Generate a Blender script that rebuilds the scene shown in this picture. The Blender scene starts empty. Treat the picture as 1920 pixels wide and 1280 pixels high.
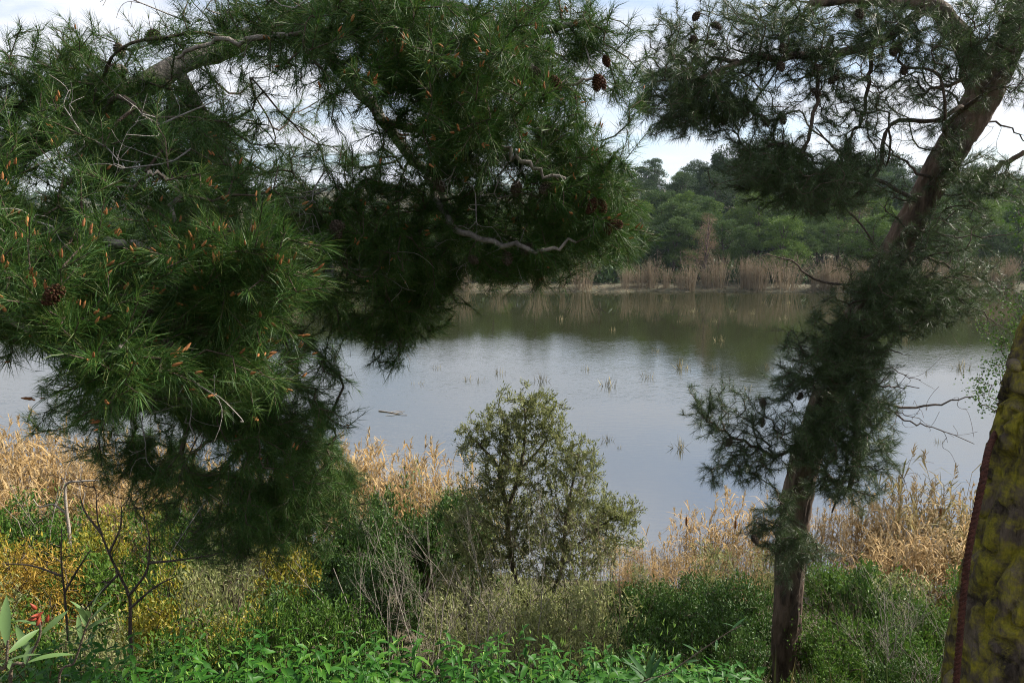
import bpy, math
import numpy as np

R = math.radians
rng = np.random.default_rng(11)
scn = bpy.context.scene
col = scn.collection

# ------------------------------------------------------------------ camera
CAM = np.array([0.0, 0.0, 7.0])
PITCH = R(8.9)
FPX = 1280.0                                  # 24 mm on a 36 mm sensor, 1920 px wide
cam_d = bpy.data.cameras.new('camera')
cam_d.lens = 24.0; cam_d.sensor_width = 36.0
cam_d.clip_start = 0.05; cam_d.clip_end = 6000
cam = bpy.data.objects.new('camera', cam_d)
cam.location = CAM
cam.rotation_euler = (R(90) - PITCH, 0, 0)
col.objects.link(cam)
scn.camera = cam

# ------------------------------------------------------------------ sky and sun
HAZE = 0.00011
SUN_AZ, SUN_EL = R(72), R(38)                 # azimuth to the right of the view, elevation
world = bpy.data.worlds.new('World'); scn.world = world
world.use_nodes = True
wn, wl = world.node_tree.nodes, world.node_tree.links
wn.clear()
w_out = wn.new('ShaderNodeOutputWorld'); w_bg = wn.new('ShaderNodeBackground')
w_sky = wn.new('ShaderNodeTexSky'); w_sky.sky_type = 'NISHITA'; w_sky.sun_disc = False
w_sky.sun_elevation = SUN_EL; w_sky.sun_rotation = SUN_AZ
w_sky.air_density = 1.0; w_sky.dust_density = 1.2; w_sky.ozone_density = 1.5
w_tc = wn.new('ShaderNodeTexCoord'); w_sep = wn.new('ShaderNodeSeparateXYZ')
wl.new(w_tc.outputs['Generated'], w_sep.inputs[0])
def wmath(op, a, b=None):
    n = wn.new('ShaderNodeMath'); n.operation = op
    for i, v in enumerate((a, b)):
        if v is None: continue
        if isinstance(v, (int, float)): n.inputs[i].default_value = v
        else: wl.new(v, n.inputs[i])
    return n.outputs[0]
zz = wmath('ADD', wmath('MAXIMUM', w_sep.outputs[2], 0.0), 0.12)
cx = wmath('DIVIDE', w_sep.outputs[0], zz); cy = wmath('DIVIDE', w_sep.outputs[1], zz)
w_cmb = wn.new('ShaderNodeCombineXYZ')
wl.new(wmath('MULTIPLY', cx, 0.75), w_cmb.inputs[0]); wl.new(wmath('MULTIPLY', cy, 1.1), w_cmb.inputs[1])
w_n1 = wn.new('ShaderNodeTexNoise'); w_n1.inputs['Scale'].default_value = 0.95
w_n1.inputs['Detail'].default_value = 9; w_n1.inputs['Roughness'].default_value = 0.58
w_n1.inputs['Distortion'].default_value = 0.5
wl.new(w_cmb.outputs[0], w_n1.inputs['Vector'])
w_cr = wn.new('ShaderNodeValToRGB')
w_cr.color_ramp.elements[0].position = 0.37; w_cr.color_ramp.elements[0].color = (0.12, 0.12, 0.12, 1)
w_cr.color_ramp.elements[1].position = 0.57; w_cr.color_ramp.elements[1].color = (1, 1, 1, 1)
wl.new(w_n1.outputs['Fac'], w_cr.inputs[0])
w_n2 = wn.new('ShaderNodeTexNoise'); w_n2.inputs['Scale'].default_value = 1.7
w_n2.inputs['Detail'].default_value = 6
wl.new(w_cmb.outputs[0], w_n2.inputs['Vector'])
w_cc = wn.new('ShaderNodeValToRGB')
w_cc.color_ramp.elements[0].position = 0.35; w_cc.color_ramp.elements[0].color = (4.9, 5.05, 5.55, 1)
w_cc.color_ramp.elements[1].position = 0.68; w_cc.color_ramp.elements[1].color = (6.0, 6.15, 6.5, 1)
wl.new(w_n2.outputs['Fac'], w_cc.inputs[0])
w_mix = wn.new('ShaderNodeMix'); w_mix.data_type = 'RGBA'
wl.new(w_cr.outputs[0], w_mix.inputs[0])
wl.new(w_sky.outputs[0], w_mix.inputs[6]); wl.new(w_cc.outputs[0], w_mix.inputs[7])
wl.new(w_mix.outputs[2], w_bg.inputs[0])
w_bg.inputs[1].default_value = 0.083
wl.new(w_bg.outputs[0], w_out.inputs[0])

sun_d = bpy.data.lights.new('sun', 'SUN'); sun_d.energy = 5.0; sun_d.angle = R(1.5)
sun_d.color = (1.0, 0.93, 0.82)
sun = bpy.data.objects.new('sun', sun_d); col.objects.link(sun)
sun.rotation_euler = (R(90) - SUN_EL, 0, -SUN_AZ + math.pi)   # points from the sun to the scene
scn.view_settings.view_transform = 'Standard'; scn.view_settings.look = 'None'
scn.view_settings.gamma = 1.0; scn.view_settings.exposure = 1.22
scn.view_settings.use_curve_mapping = False
scn.render.engine = 'CYCLES'
scn.cycles.adaptive_threshold = .015
scn.cycles.use_denoising = True; scn.cycles.denoiser = 'OPENIMAGEDENOISE'
scn.cycles.denoising_input_passes = 'RGB_ALBEDO_NORMAL'; scn.cycles.denoising_prefilter = 'NONE'
scn.cycles.filter_width = 1.05
scn.cycles.max_bounces = 4; scn.cycles.diffuse_bounces = 2; scn.cycles.glossy_bounces = 2
scn.cycles.transmission_bounces = 4; scn.cycles.transparent_max_bounces = 4; scn.cycles.volume_bounces = 0
scn.cycles.caustics_reflective = False; scn.cycles.caustics_refractive = False

# ------------------------------------------------------------------ helpers
def P(px, py, d):
    """The point seen at pixel (px, py) of the 1920 x 1280 photograph, d metres ahead (world y)."""
    c, s = math.cos(PITCH), math.sin(PITCH)
    u, v = (px - 960) / FPX, (py - 640) / FPX
    k = d / (c - v * s)
    return CAM + np.array([u, c - v * s, -s - v * c]) * k

def Pv(a):
    return np.array([P(*r) for r in a])

def unit(v):
    n = np.linalg.norm(v, axis=-1, keepdims=True)
    return v / np.maximum(n, 1e-9)

class MB:
    def __init__(self): self.V, self.F, self.n = [], [], 0
    def add(self, V, F):
        V = np.asarray(V, float).reshape(-1, 3); F = np.asarray(F, int)
        self.V.append(V); self.F.append(F + self.n); self.n += len(V)
        return self
    def mesh(self, name, mat, smooth=False):
        me = bpy.data.meshes.new(name)
        V = np.concatenate(self.V); me.vertices.add(len(V)); me.vertices.foreach_set('co', V.ravel())
        li = np.concatenate([f.ravel() for f in self.F]); tot = np.concatenate([np.full(len(f), f.shape[1]) for f in self.F])
        me.loops.add(len(li)); me.loops.foreach_set('vertex_index', li)
        me.polygons.add(len(tot)); me.polygons.foreach_set('loop_start', np.concatenate([[0], np.cumsum(tot)[:-1]]))
        if smooth: me.polygons.foreach_set('use_smooth', np.ones(len(tot), bool))
        me.update(calc_edges=True)
        if mat: me.materials.append(mat)
        return me
    def build(self, name, mat, parent=None, smooth=False):
        return link(name, self.mesh(name, mat, smooth), parent)

def link(name, me, parent=None, kind=None):
    o = bpy.data.objects.new(name, me); col.objects.link(o)
    if parent is not None: o.parent = parent
    if kind: o['kind'] = kind
    return o

def tag(o, label, cat, group=None):
    o['label'] = label; o['category'] = cat
    if group: o['group'] = group
    return o

def thing(name, label, cat, loc=(0, 0, 0), rz=0.0, sc=1.0, group=None):
    o = bpy.data.objects.new(name, None); col.objects.link(o)
    o.location = loc; o.rotation_euler = (0, 0, rz)
    o.scale = (sc, sc, sc) if np.isscalar(sc) else sc
    o.empty_display_size = 0.2
    return tag(o, label, cat, group)

def spline(pts, n, k=3):
    """Catmull-Rom through pts (any number of columns), n samples."""
    p = np.asarray(pts, float); p = np.vstack([2 * p[0] - p[1], p, 2 * p[-1] - p[-2]])
    t = np.linspace(0, len(p) - 3 - 1e-6, n); i = t.astype(int); f = (t - i)[:, None]
    a, b, c, d = p[i], p[i + 1], p[i + 2], p[i + 3]
    return 0.5 * (2 * b + (c - a) * f + (2 * a - 5 * b + 4 * c - d) * f ** 2 + (3 * b - a - 3 * c + d) * f ** 3)

def frames(path):
    T = unit(np.gradient(path, axis=0)); N = np.zeros_like(T)
    ref = np.array([1.0, 0, 0]) if abs(T[0, 0]) < 0.8 else np.array([0, 1.0, 0])
    n = ref - T[0] * (ref @ T[0]); n /= np.linalg.norm(n)
    for i in range(len(T)):
        n = n - T[i] * (n @ T[i]); n /= np.linalg.norm(n); N[i] = n
    return T, N, np.cross(T, N)

def tube(mb, path, rad, sides=6, disp=None, cap=True):
    path = np.asarray(path, float); m = len(path)
    rad = np.broadcast_to(np.asarray(rad, float), (m,))
    T, N, B = frames(path)
    a = np.linspace(0, 2 * math.pi, sides, endpoint=False)
    rr = np.repeat(rad[:, None], sides, 1)
    if disp is not None: rr = rr + disp
    V = path[:, None] + rr[..., None] * (np.cos(a)[None, :, None] * N[:, None] + np.sin(a)[None, :, None] * B[:, None])
    i = np.arange(m - 1)[:, None] * sides; j = np.arange(sides)[None]; j2 = (j + 1) % sides
    F = np.stack([i + j, i + j2, i + sides + j2, i + sides + j], -1).reshape(-1, 4)
    mb.add(V.reshape(-1, 3), F)
    if cap:
        e = np.concatenate([V[-1], [path[-1] + T[-1] * rad[-1] * 0.5]])
        mb.add(e, np.stack([j[0], j2[0], np.full(sides, sides)], -1))
    return mb

def prisms(mb, A, B, ra, rb, sides=4):
    A, B = np.asarray(A), np.asarray(B); n = len(A)
    if n == 0: return mb
    T = unit(B - A); ref = np.where(np.abs(T[:, 2:3]) < 0.9, np.array([[0, 0, 1.0]]), np.array([[1.0, 0, 0]]))
    N = unit(np.cross(T, ref)); S = np.cross(T, N)
    a = np.linspace(0, 2 * math.pi, sides, endpoint=False)
    ring = np.cos(a)[None, :, None] * N[:, None] + np.sin(a)[None, :, None] * S[:, None]
    V = np.concatenate([A[:, None] + ring * np.asarray(ra)[:, None, None], B[:, None] + ring * np.asarray(rb)[:, None, None]], 1)
    j = np.arange(sides); j2 = (j + 1) % sides
    f = np.stack([j, j2, j2 + sides, j + sides], -1)
    F = (np.arange(n)[:, None, None] * 2 * sides + f[None]).reshape(-1, 4)
    return mb.add(V.reshape(-1, 3), F)

def perp(D):
    r = unit(rng.normal(size=D.shape)); return unit(np.cross(D, r))

def needles(mb, base, axis, K, spread=(18, 62), length=(0.07, 0.105), width=0.0013, along=0.12, droop=0.012, segs=2):
    """K needles round each shoot. base (S,3) is the shoot's tip, axis its direction."""
    S = len(base)
    b = np.repeat(base, K, 0); a = np.repeat(unit(axis), K, 0); n = S * K
    t = rng.random(n) ** 0.8
    r = perp(a)
    th = np.radians(spread[0] + (spread[1] - spread[0]) * np.clip(t + rng.normal(0, .18, n), 0, 1.25))[:, None]
    D = a * np.cos(th) + r * np.sin(th)
    L = rng.uniform(*length, n)[:, None]
    o = b - a * (t * along)[:, None]
    W = perp(D) * (width / 2)
    dz = np.zeros((n, 3)); dz[:, 2] = -droop * rng.random(n)
    if segs == 1:
        V = np.stack([o - W, o + W, o + D * L + dz], 1).reshape(-1, 3)
        F = np.arange(n * 3).reshape(-1, 3); return mb.add(V, F)
    m = o + D * L * 0.5 + dz * 0.2
    V = np.stack([o - W, o + W, m + W, m - W, o + D * L + dz], 1).reshape(-1, 3)
    i = np.arange(n)[:, None] * 5
    mb.add(V, i + np.array([[0, 1, 2, 3]]))
    mb.F.append(i + np.array([[3, 2, 4]]) + mb.n - len(V))
    return mb

def leaves(mb, base, D, N, L, W, fold=0.15):
    n = len(base); D = unit(D); S = unit(np.cross(D, N)); N = np.cross(S, D)
    L = np.broadcast_to(L, (n,))[:, None]; W = np.broadcast_to(W, (n,))[:, None]
    up = N * W * fold
    V = np.stack([base, base + D * L * .42 + S * W * .5 + up, base + D * L - N * L * .08, base + D * L * .42 - S * W * .5 + up], 1)
    i = np.arange(n)[:, None] * 4
    return mb.add(V.reshape(-1, 3), np.concatenate([i + np.array([[0, 1, 2]]), i + np.array([[0, 2, 3]])]))

def grow(lines, att, step=0.12, pathw=0.12, bend=0.45, jit=0.06, up=0.0):
    """Greedy branching: every attractor is joined to the cheapest node so far. lines = main limbs."""
    cap = sum(len(l) for l in lines) + len(att) * 30 + 10
    pos = np.zeros((cap, 3)); par = np.full(cap, -1); pl = np.zeros(cap); n = 0
    for l in lines:
        l = np.asarray(l); p = -1
        if n:
            p = int(np.argmin(((pos[:n] - l[0]) ** 2).sum(1)))
        for q in l:
            pos[n] = q; par[n] = p; pl[n] = 0 if p < 0 else pl[p] + np.linalg.norm(q - pos[p]); p = n; n += 1
    n0 = n
    d0 = np.array([np.sqrt(((pos[:n] - a) ** 2).sum(1).min()) for a in att])
    tips = []
    for k in np.argsort(d0):
        a = att[k]
        d = np.sqrt(((pos[:n] - a) ** 2).sum(1)); i = int(np.argmin(d + pathw * pl[:n])); dd = d[i]
        if dd < 1e-4: continue
        m = max(1, min(29, int(math.ceil(dd / step))))
        pd = pos[i] - pos[par[i]] if par[i] >= 0 else np.array([0, 0, 1.0]); pd = pd / max(np.linalg.norm(pd), 1e-6)
        c = pos[i] + pd * dd * bend + rng.normal(0, jit * dd, 3); c[2] -= up * dd
        t = (np.arange(1, m + 1) / m)[:, None]
        q = (1 - t) ** 2 * pos[i] + 2 * t * (1 - t) * c + t ** 2 * a
        pos[n:n + m] = q; par[n] = i; par[n + 1:n + m] = np.arange(n, n + m - 1)
        seg = dd / m; pl[n:n + m] = pl[i] + seg * np.arange(1, m + 1)
        n += m; tips.append(n - 1)
    pos, par = pos[:n], par[:n]
    cnt = np.zeros(n); cnt[tips] = 1
    for i in range(n - 1, -1, -1):
        if par[i] >= 0: cnt[par[i]] += cnt[i]
    return pos, par, np.array(tips), np.maximum(cnt, 1), n0

def subshoots(g, axis, m, L):
    pos, par, tips, cnt, n0 = g
    t = np.repeat(tips, m); a = np.repeat(axis, m, 0); n = len(t); u = rng.uniform(.15, 1.1, n)[:, None]
    s = pos[t] + (pos[par[t]] - pos[t]) * u
    d = unit(a * .75 + perp(a) * rng.uniform(.5, 1.1, (n, 1)) + np.array([0, 0, .12]))
    return s, s + d * L * rng.uniform(.6, 1.3, (n, 1)), d

def twig_mesh(mb, g, r0, ex=0.45, rmax=0.05, sides=4):
    pos, par, tips, cnt, n0 = g
    r = np.minimum(r0 * cnt ** ex, rmax)
    i = np.arange(n0, len(pos)); i = i[par[i] >= 0]
    return prisms(mb, pos[par[i]], pos[i], np.minimum(r[par[i]], r[i] * 1.35), r[i], sides)

def ellip(n, c, r, shell=0.5):
    """n points in an ellipsoid, pushed towards its skin."""
    d = unit(rng.normal(size=(n, 3))); q = rng.random(n)[:, None] ** (1 / 3.0 * (1 - shell) + 0.001)
    return np.asarray(c) + d * q * np.asarray(r)

def spray(n, tail=.55):
    """n points scattered about the origin, thinning outwards"""
    q = rng.normal(0, 1, (n, 3)); r = np.linalg.norm(q, axis=1, keepdims=True)
    return q / r * np.minimum(r * tail, 1.35)

def airy(p, scale, keep):
    """drop points where a coarse noise is low: holes between the boughs"""
    v = vnoise(p[:, 0] * scale + p[:, 2] * scale * .8 + 40, p[:, 1] * scale * .6 + p[:, 2] * scale * 1.1 + 40, 21)
    return p[v > keep]

def vnoise(x, y, seed=0):
    """cheap smooth value noise on arrays"""
    xi, yi = np.floor(x).astype(int), np.floor(y).astype(int); xf, yf = x - xi, y - yi
    xf = xf * xf * (3 - 2 * xf); yf = yf * yf * (3 - 2 * yf)
    def h(a, b):
        v = np.sin(a * 127.1 + b * 311.7 + seed * 74.7) * 43758.5453
        return v - np.floor(v)
    return (h(xi, yi) * (1 - xf) + h(xi + 1, yi) * xf) * (1 - yf) + (h(xi, yi + 1) * (1 - xf) + h(xi + 1, yi + 1) * xf) * yf

# ------------------------------------------------------------------ materials
def newmat(name):
    m = bpy.data.materials.new(name); m.use_nodes = True
    nt = m.node_tree; nt.nodes.clear()
    return m, nt.nodes, nt.links, nt.nodes.new('ShaderNodeOutputMaterial')

def leafmat(name, cols, trans=0.3, rough=0.5, spec=0.3, ow=.25):
    """Foliage: each leaf (mesh island) takes a colour of its own between cols."""
    m, N, Lk, out = newmat(name)
    g = N.new('ShaderNodeNewGeometry'); oi = N.new('ShaderNodeObjectInfo')
    ramp = N.new('ShaderNodeValToRGB'); cr = ramp.color_ramp
    while len(cr.elements) < len(cols): cr.elements.new(0.5)
    for i, c in enumerate(cols):
        cr.elements[i].position = i / max(len(cols) - 1, 1); cr.elements[i].color = (*c, 1)
    ad = N.new('ShaderNodeMath'); ad.operation = 'MULTIPLY_ADD'; ad.inputs[1].default_value = 1 - ow
    Lk.new(g.outputs['Random Per Island'], ad.inputs[0])
    mu = N.new('ShaderNodeMath'); mu.operation = 'MULTIPLY'; mu.inputs[1].default_value = ow
    Lk.new(oi.outputs['Random'], mu.inputs[0]); Lk.new(mu.outputs[0], ad.inputs[2])
    Lk.new(ad.outputs[0], ramp.inputs[0])
    p = N.new('ShaderNodeBsdfPrincipled'); p.inputs['Roughness'].default_value = rough
    p.inputs['Specular IOR Level'].default_value = spec
    Lk.new(ramp.outputs[0], p.inputs['Base Color'])
    t = N.new('ShaderNodeBsdfTranslucent'); Lk.new(ramp.outputs[0], t.inputs[0])
    mx = N.new('ShaderNodeMixShader'); mx.inputs[0].default_value = trans
    Lk.new(p.outputs[0], mx.inputs[1]); Lk.new(t.outputs[0], mx.inputs[2]); Lk.new(mx.outputs[0], out.inputs[0])
    return m

def barkmat(name, c1, c2, scale=12, stretch=0.25, rough=0.9, bump=0.6, c3=None, c3_scale=5, c3_lo=0.52, c3_hi=0.6):
    m, N, Lk, out = newmat(name)
    tc = N.new('ShaderNodeTexCoord'); mp = N.new('ShaderNodeMapping'); mp.inputs['Scale'].default_value = (1, 1, stretch)
    Lk.new(tc.outputs['Object'], mp.inputs[0])
    n1 = N.new('ShaderNodeTexNoise'); n1.inputs['Scale'].default_value = scale; n1.inputs['Detail'].default_value = 8
    n1.inputs['Roughness'].default_value = 0.65
    Lk.new(mp.outputs[0], n1.inputs['Vector'])
    r = N.new('ShaderNodeValToRGB'); r.color_ramp.elements[0].position = 0.35; r.color_ramp.elements[0].color = (*c1, 1)
    r.color_ramp.elements[1].position = 0.66; r.color_ramp.elements[1].color = (*c2, 1)
    Lk.new(n1.outputs['Fac'], r.inputs[0]); c = r.outputs[0]
    if c3:
        n3 = N.new('ShaderNodeTexNoise'); n3.inputs['Scale'].default_value = c3_scale; n3.inputs['Detail'].default_value = 10
        n3.inputs['Roughness'].default_value = 0.7
        Lk.new(tc.outputs['Object'], n3.inputs['Vector'])
        r3 = N.new('ShaderNodeValToRGB'); r3.color_ramp.elements[0].position = c3_lo; r3.color_ramp.elements[1].position = c3_hi
        Lk.new(n3.outputs['Fac'], r3.inputs[0])
        n4 = N.new('ShaderNodeTexNoise'); n4.inputs['Scale'].default_value = c3_scale * 9; n4.inputs['Detail'].default_value = 3
        Lk.new(tc.outputs['Object'], n4.inputs['Vector'])
        r4 = N.new('ShaderNodeValToRGB'); r4.color_ramp.elements[0].position = .3; r4.color_ramp.elements[1].position = .7
        r4.color_ramp.elements[0].color = (c3[0] * .55, c3[1] * .62, c3[2] * .7, 1); r4.color_ramp.elements[1].color = (*c3, 1)
        Lk.new(n4.outputs['Fac'], r4.inputs[0])
        mx = N.new('ShaderNodeMix'); mx.data_type = 'RGBA'
        Lk.new(r3.outputs[0], mx.inputs[0]); Lk.new(c, mx.inputs[6]); Lk.new(r4.outputs[0], mx.inputs[7]); c = mx.outputs[2]
    p = N.new('ShaderNodeBsdfPrincipled'); p.inputs['Roughness'].default_value = rough; p.inputs['Specular IOR Level'].default_value = .2
    Lk.new(c, p.inputs['Base Color'])
    b = N.new('ShaderNodeBump'); b.inputs['Strength'].default_value = bump; b.inputs['Distance'].default_value = 0.02
    n2 = N.new('ShaderNodeTexNoise'); n2.inputs['Scale'].default_value = scale * 3.5; n2.inputs['Detail'].default_value = 6
    Lk.new(mp.outputs[0], n2.inputs['Vector']); Lk.new(n2.outputs['Fac'], b.inputs['Height']); Lk.new(b.outputs[0], p.inputs['Normal'])
    Lk.new(p.outputs[0], out.inputs[0])
    return m

M = {}
M['needle'] = leafmat('pine_needles', [(.011, .034, .008), (.020, .060, .010), (.033, .084, .013), (.050, .102, .017), (.085, .10, .024)], .28, .5, .25)
M['needle_r'] = leafmat('pine_needles_olive', [(.026, .050, .016), (.042, .075, .022), (.085, .12, .038)], .28, .45, .4)
M['far_a'] = leafmat('far_pine_needles', [(.035, .072, .022), (.062, .112, .028), (.115, .165, .042)], .22, .6, .2)
M['far_b'] = leafmat('far_pine_needles_dark', [(.026, .055, .022), (.045, .082, .028), (.07, .11, .038)], .15, .6, .2)
M['far_c'] = leafmat('far_pine_needles_fresh', [(.058, .115, .022), (.10, .17, .030), (.18, .24, .05)], .25, .6, .2)
M['far_dead'] = leafmat('far_dead_needles', [(.16, .10, .07), (.23, .15, .10), (.30, .21, .15)], .1, .8, .1)
M['olive'] = leafmat('olive_leaves', [(.10, .12, .038), (.18, .20, .065), (.32, .32, .155)], .42, .5, .3)
M['lentisk'] = leafmat('lentisk_leaves', [(.024, .058, .012), (.042, .092, .016), (.075, .13, .025)], .28, .5, .25)
M['fresh'] = leafmat('fresh_shrub_leaves', [(.030, .075, .011), (.055, .115, .016), (.11, .18, .027)], .32, .55, .15)
M['yellow'] = leafmat('yellow_shrub_leaves', [(.060, .09, .012), (.16, .17, .018), (.34, .27, .03), (.11, .15, .02), (.40, .28, .04)], .3, .5, .3)
M['gold'] = leafmat('golden_vine_leaves', [(.20, .14, .02), (.32, .20, .03), (.40, .27, .05), (.22, .20, .03)], .25, .6, .2)
M['herb'] = leafmat('herb_leaves', [(.016, .065, .010), (.030, .115, .013), (.048, .15, .016), (.095, .22, .025)], .4, .5, .25, .8)
M['herb_lite'] = leafmat('herb_flowers', [(.16, .28, .05), (.24, .36, .07)], .3, .5, .3)
M['oleander'] = leafmat('oleander_leaves', [(.075, .14, .045), (.12, .19, .065)], .25, .5, .25)
M['oleander_dk'] = leafmat('dark_lance_leaves', [(.025, .07, .025), (.045, .10, .035)], .25, .55, .15)
M['redbud'] = leafmat('red_buds', [(.16, .025, .015), (.26, .05, .02)], .1, .5, .3)
M['reed'] = leafmat('dry_reed', [(.22, .13, .045), (.34, .22, .085), (.46, .33, .16), (.27, .165, .06)], .3, .65, .2)
M['reed_gr'] = leafmat('half_dry_reed', [(.09, .11, .025), (.20, .16, .05), (.36, .26, .11), (.13, .135, .035)], .3, .6, .2)
M['far_reed'] = leafmat('far_dry_reed', [(.15, .115, .075), (.24, .19, .125), (.36, .29, .20)], .15, .75, .1)
M['plume'] = leafmat('reed_plume', [(.38, .28, .15), (.50, .39, .23)], .3, .8, .1)
M['cattail'] = leafmat('cattail_head', [(.14, .06, .02), (.19, .085, .03)], 0, .9, .1)
M['grass'] = leafmat('bank_grass', [(.04, .07, .015), (.07, .10, .022), (.17, .14, .055), (.06, .09, .02)], .25, .5, .3)
M['straw'] = leafmat('straw', [(.15, .12, .075), (.24, .195, .13), (.33, .27, .18)], .1, .8, .1)
M['weed'] = leafmat('water_weed', [(.22, .19, .10), (.32, .28, .16)], .1, .8, .1)
M['dark_bark'] = barkmat('pine_bark_dark', (.030, .022, .018), (.11, .085, .068), 14, .35)
M['limb'] = barkmat('pine_limb_bark', (.075, .065, .056), (.25, .22, .19), 22, .6)
M['twig'] = barkmat('pine_twig', (.045, .032, .024), (.12, .09, .07), 40, 1)
M['deadtwig'] = barkmat('dead_twig', (.16, .145, .13), (.32, .30, .275), 40, 1)
M['trunk_r'] = barkmat('leaning_pine_bark', (.022, .017, .014), (.15, .105, .078), 10, .22, bump=.9)
M['trunk_moss'] = barkmat('lichen_bark', (.016, .012, .009), (.13, .098, .072), 18, .3, bump=1.0, c3=(.26, .215, .022), c3_scale=13, c3_lo=.44, c3_hi=.60)
M['stem'] = barkmat('shrub_stem', (.06, .045, .03), (.15, .12, .085), 40, 1)
M['pale_stem'] = barkmat('pale_bare_stem', (.20, .17, .14), (.36, .32, .27), 40, 1)
M['far_trunk'] = barkmat('far_trunk', (.05, .04, .035), (.12, .10, .085), 4, .3)
M['herb_stem'] = barkmat('herb_stem', (.05, .13, .03), (.09, .18, .05), 40, 1, .6)
M['cone'] = barkmat('pine_cone_scales', (.045, .032, .022), (.16, .125, .095), 60, 1)
M['cone_red'] = barkmat('ripe_pine_cone_scales', (.035, .015, .008), (.11, .048, .024), 60, 1)
M['pollen'] = leafmat('pollen_cone_scales', [(.12, .045, .018), (.24, .10, .035), (.36, .17, .06)], .05, .7, .2, .6)
M['rope'] = barkmat('rusty_red_rope', (.035, .014, .010), (.10, .036, .024), 90, 1, .85)
M['steel'] = barkmat('galvanised_steel', (.30, .32, .34), (.42, .44, .46), 3, 1, .6)

# ------------------------------------------------------------------ terrain
def shore_near(x): return 13.9 - 0.13 * np.clip(x, -12, 9) + 0.7 * (vnoise(x * 0.35, x * 0, 3) - .5) * 2
def shore_far(x): return 86 + 3 * (vnoise(x * 0.06, x * 0, 5) - .5) + 1.6 * (vnoise(x * 0.3, x * 0, 8) - .5) + .8 * (vnoise(x * 1.1, x * 0, 18) - .5)
def hillf(x): 
    t = np.clip((x - 2) / 34.0, 0, 1); t = t * t * (3 - 2 * t)
    return 0.42 + 0.62 * t - 0.22 * np.clip((x - 60) / 60, 0, 1)
def ground(x, y):
    x, y = np.asarray(x, float), np.asarray(y, float)
    x, y = np.broadcast_arrays(x, y)
    sn, sf = shore_near(x), shore_far(x)
    # near bank: plateau, crest, steep slope, flat foot, lake bed
    k = (sn - 9.0) / 4.9
    yn = np.where(y > 9, 9 + (y - 9) / np.maximum(k, .3), y)
    z = np.interp(yn, [-40, 0, 2.0, 2.8, 4.4, 6.6, 9.0, 13.9, 18, 30, 55], [5.8, 5.45, 5.12, 4.85, 3.35, 2.0, 1.2, 0.0, -.55, -1.3, -2.0])
    z = z + np.where(y < 13, 0.16 * (vnoise(x * 1.3, y * 1.3, 1) - .5), 0.05 * (vnoise(x * 1.3, y * 1.3, 1) - .5)) * (y > 2)
    d = y - sf
    far = np.interp(d, [-30, -8, 0, .7, 8, 24, 48, 85, 140, 260, 360, 520, 640, 1600, 6000], [-2, -.7, 0, .35, .9, 3.2, 9.5, 14.5, 13, 6, 10, 40, 52, 45, 40])
    hf = hillf(x)
    hh = np.where(d < 8, 1, np.where(d < 240, hf, 1))
    bl = np.clip((d - 8) / 8, 0, 1) * np.clip((300 - d) / 60, 0, 1)
    far = far * (1 - bl + bl * hf) + np.clip((d - 20) / 60, 0, 1) * 2.5 * (vnoise(x * .05, y * .05, 2) - .5)
    far = far + np.clip((d - 320) / 100, 0, 1) * 16 * (vnoise(x * .008, y * .008, 4) - .5)
    return np.where(d > -30, np.maximum(far, z * (d < -8) - 9 * (d >= -8)), z)

gx = np.concatenate([-np.geomspace(92, 2500, 30)[::-1], np.linspace(-90, -14, 100), np.linspace(-13.8, 13.8, 112), np.linspace(14, 100, 110), np.geomspace(102, 2500, 30)])
gy = np.concatenate([-np.geomspace(.5, 60, 14)[::-1], np.linspace(0, 20, 90), np.linspace(21, 80, 22), np.linspace(81, 180, 100), np.geomspace(182, 5500, 60)])
X, Y = np.meshgrid(gx, gy); Z = ground(X, Y)
nx, ny = len(gx), len(gy)
ii = (np.arange(ny - 1)[:, None] * nx + np.arange(nx - 1)[None]).reshape(-1, 1)
m, N, Lk, out = newmat('bank_soil')
tc = N.new('ShaderNodeTexCoord'); n1 = N.new('ShaderNodeTexNoise'); n1.inputs['Scale'].default_value = .9; n1.inputs['Detail'].default_value = 12
Lk.new(tc.outputs['Object'], n1.inputs['Vector'])
r = N.new('ShaderNodeValToRGB')
r.color_ramp.elements.new(.5)
for i_, (p_, c) in enumerate([(.3, (.035, .035, .016)), (.5, (.06, .055, .025)), (.72, (.085, .065, .038))]):
    r.color_ramp.elements[i_].position = p_; r.color_ramp.elements[i_].color = (*c, 1)
Lk.new(n1.outputs['Fac'], r.inputs[0])
p = N.new('ShaderNodeBsdfPrincipled'); p.inputs['Roughness'].default_value = .95; Lk.new(r.outputs[0], p.inputs['Base Color'])
b = N.new('ShaderNodeBump'); b.inputs['Strength'].default_value = .7; b.inputs['Distance'].default_value = .06
n2 = N.new('ShaderNodeTexNoise'); n2.inputs['Scale'].default_value = 14; n2.inputs['Detail'].default_value = 8
Lk.new(tc.outputs['Object'], n2.inputs['Vector']); Lk.new(n2.outputs['Fac'], b.inputs['Height']); Lk.new(b.outputs[0], p.inputs['Normal'])
Lk.new(p.outputs[0], out.inputs[0]); M['soil'] = m
g_ob = MB().add(np.stack([X, Y, Z], -1).reshape(-1, 3), ii + np.array([[0, 1, nx + 1, nx]])).build('ground', M['soil'], None, True)
g_ob['kind'] = 'structure'; g_ob['label'] = 'earth bank sloping to the lake and hill beyond'

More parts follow.
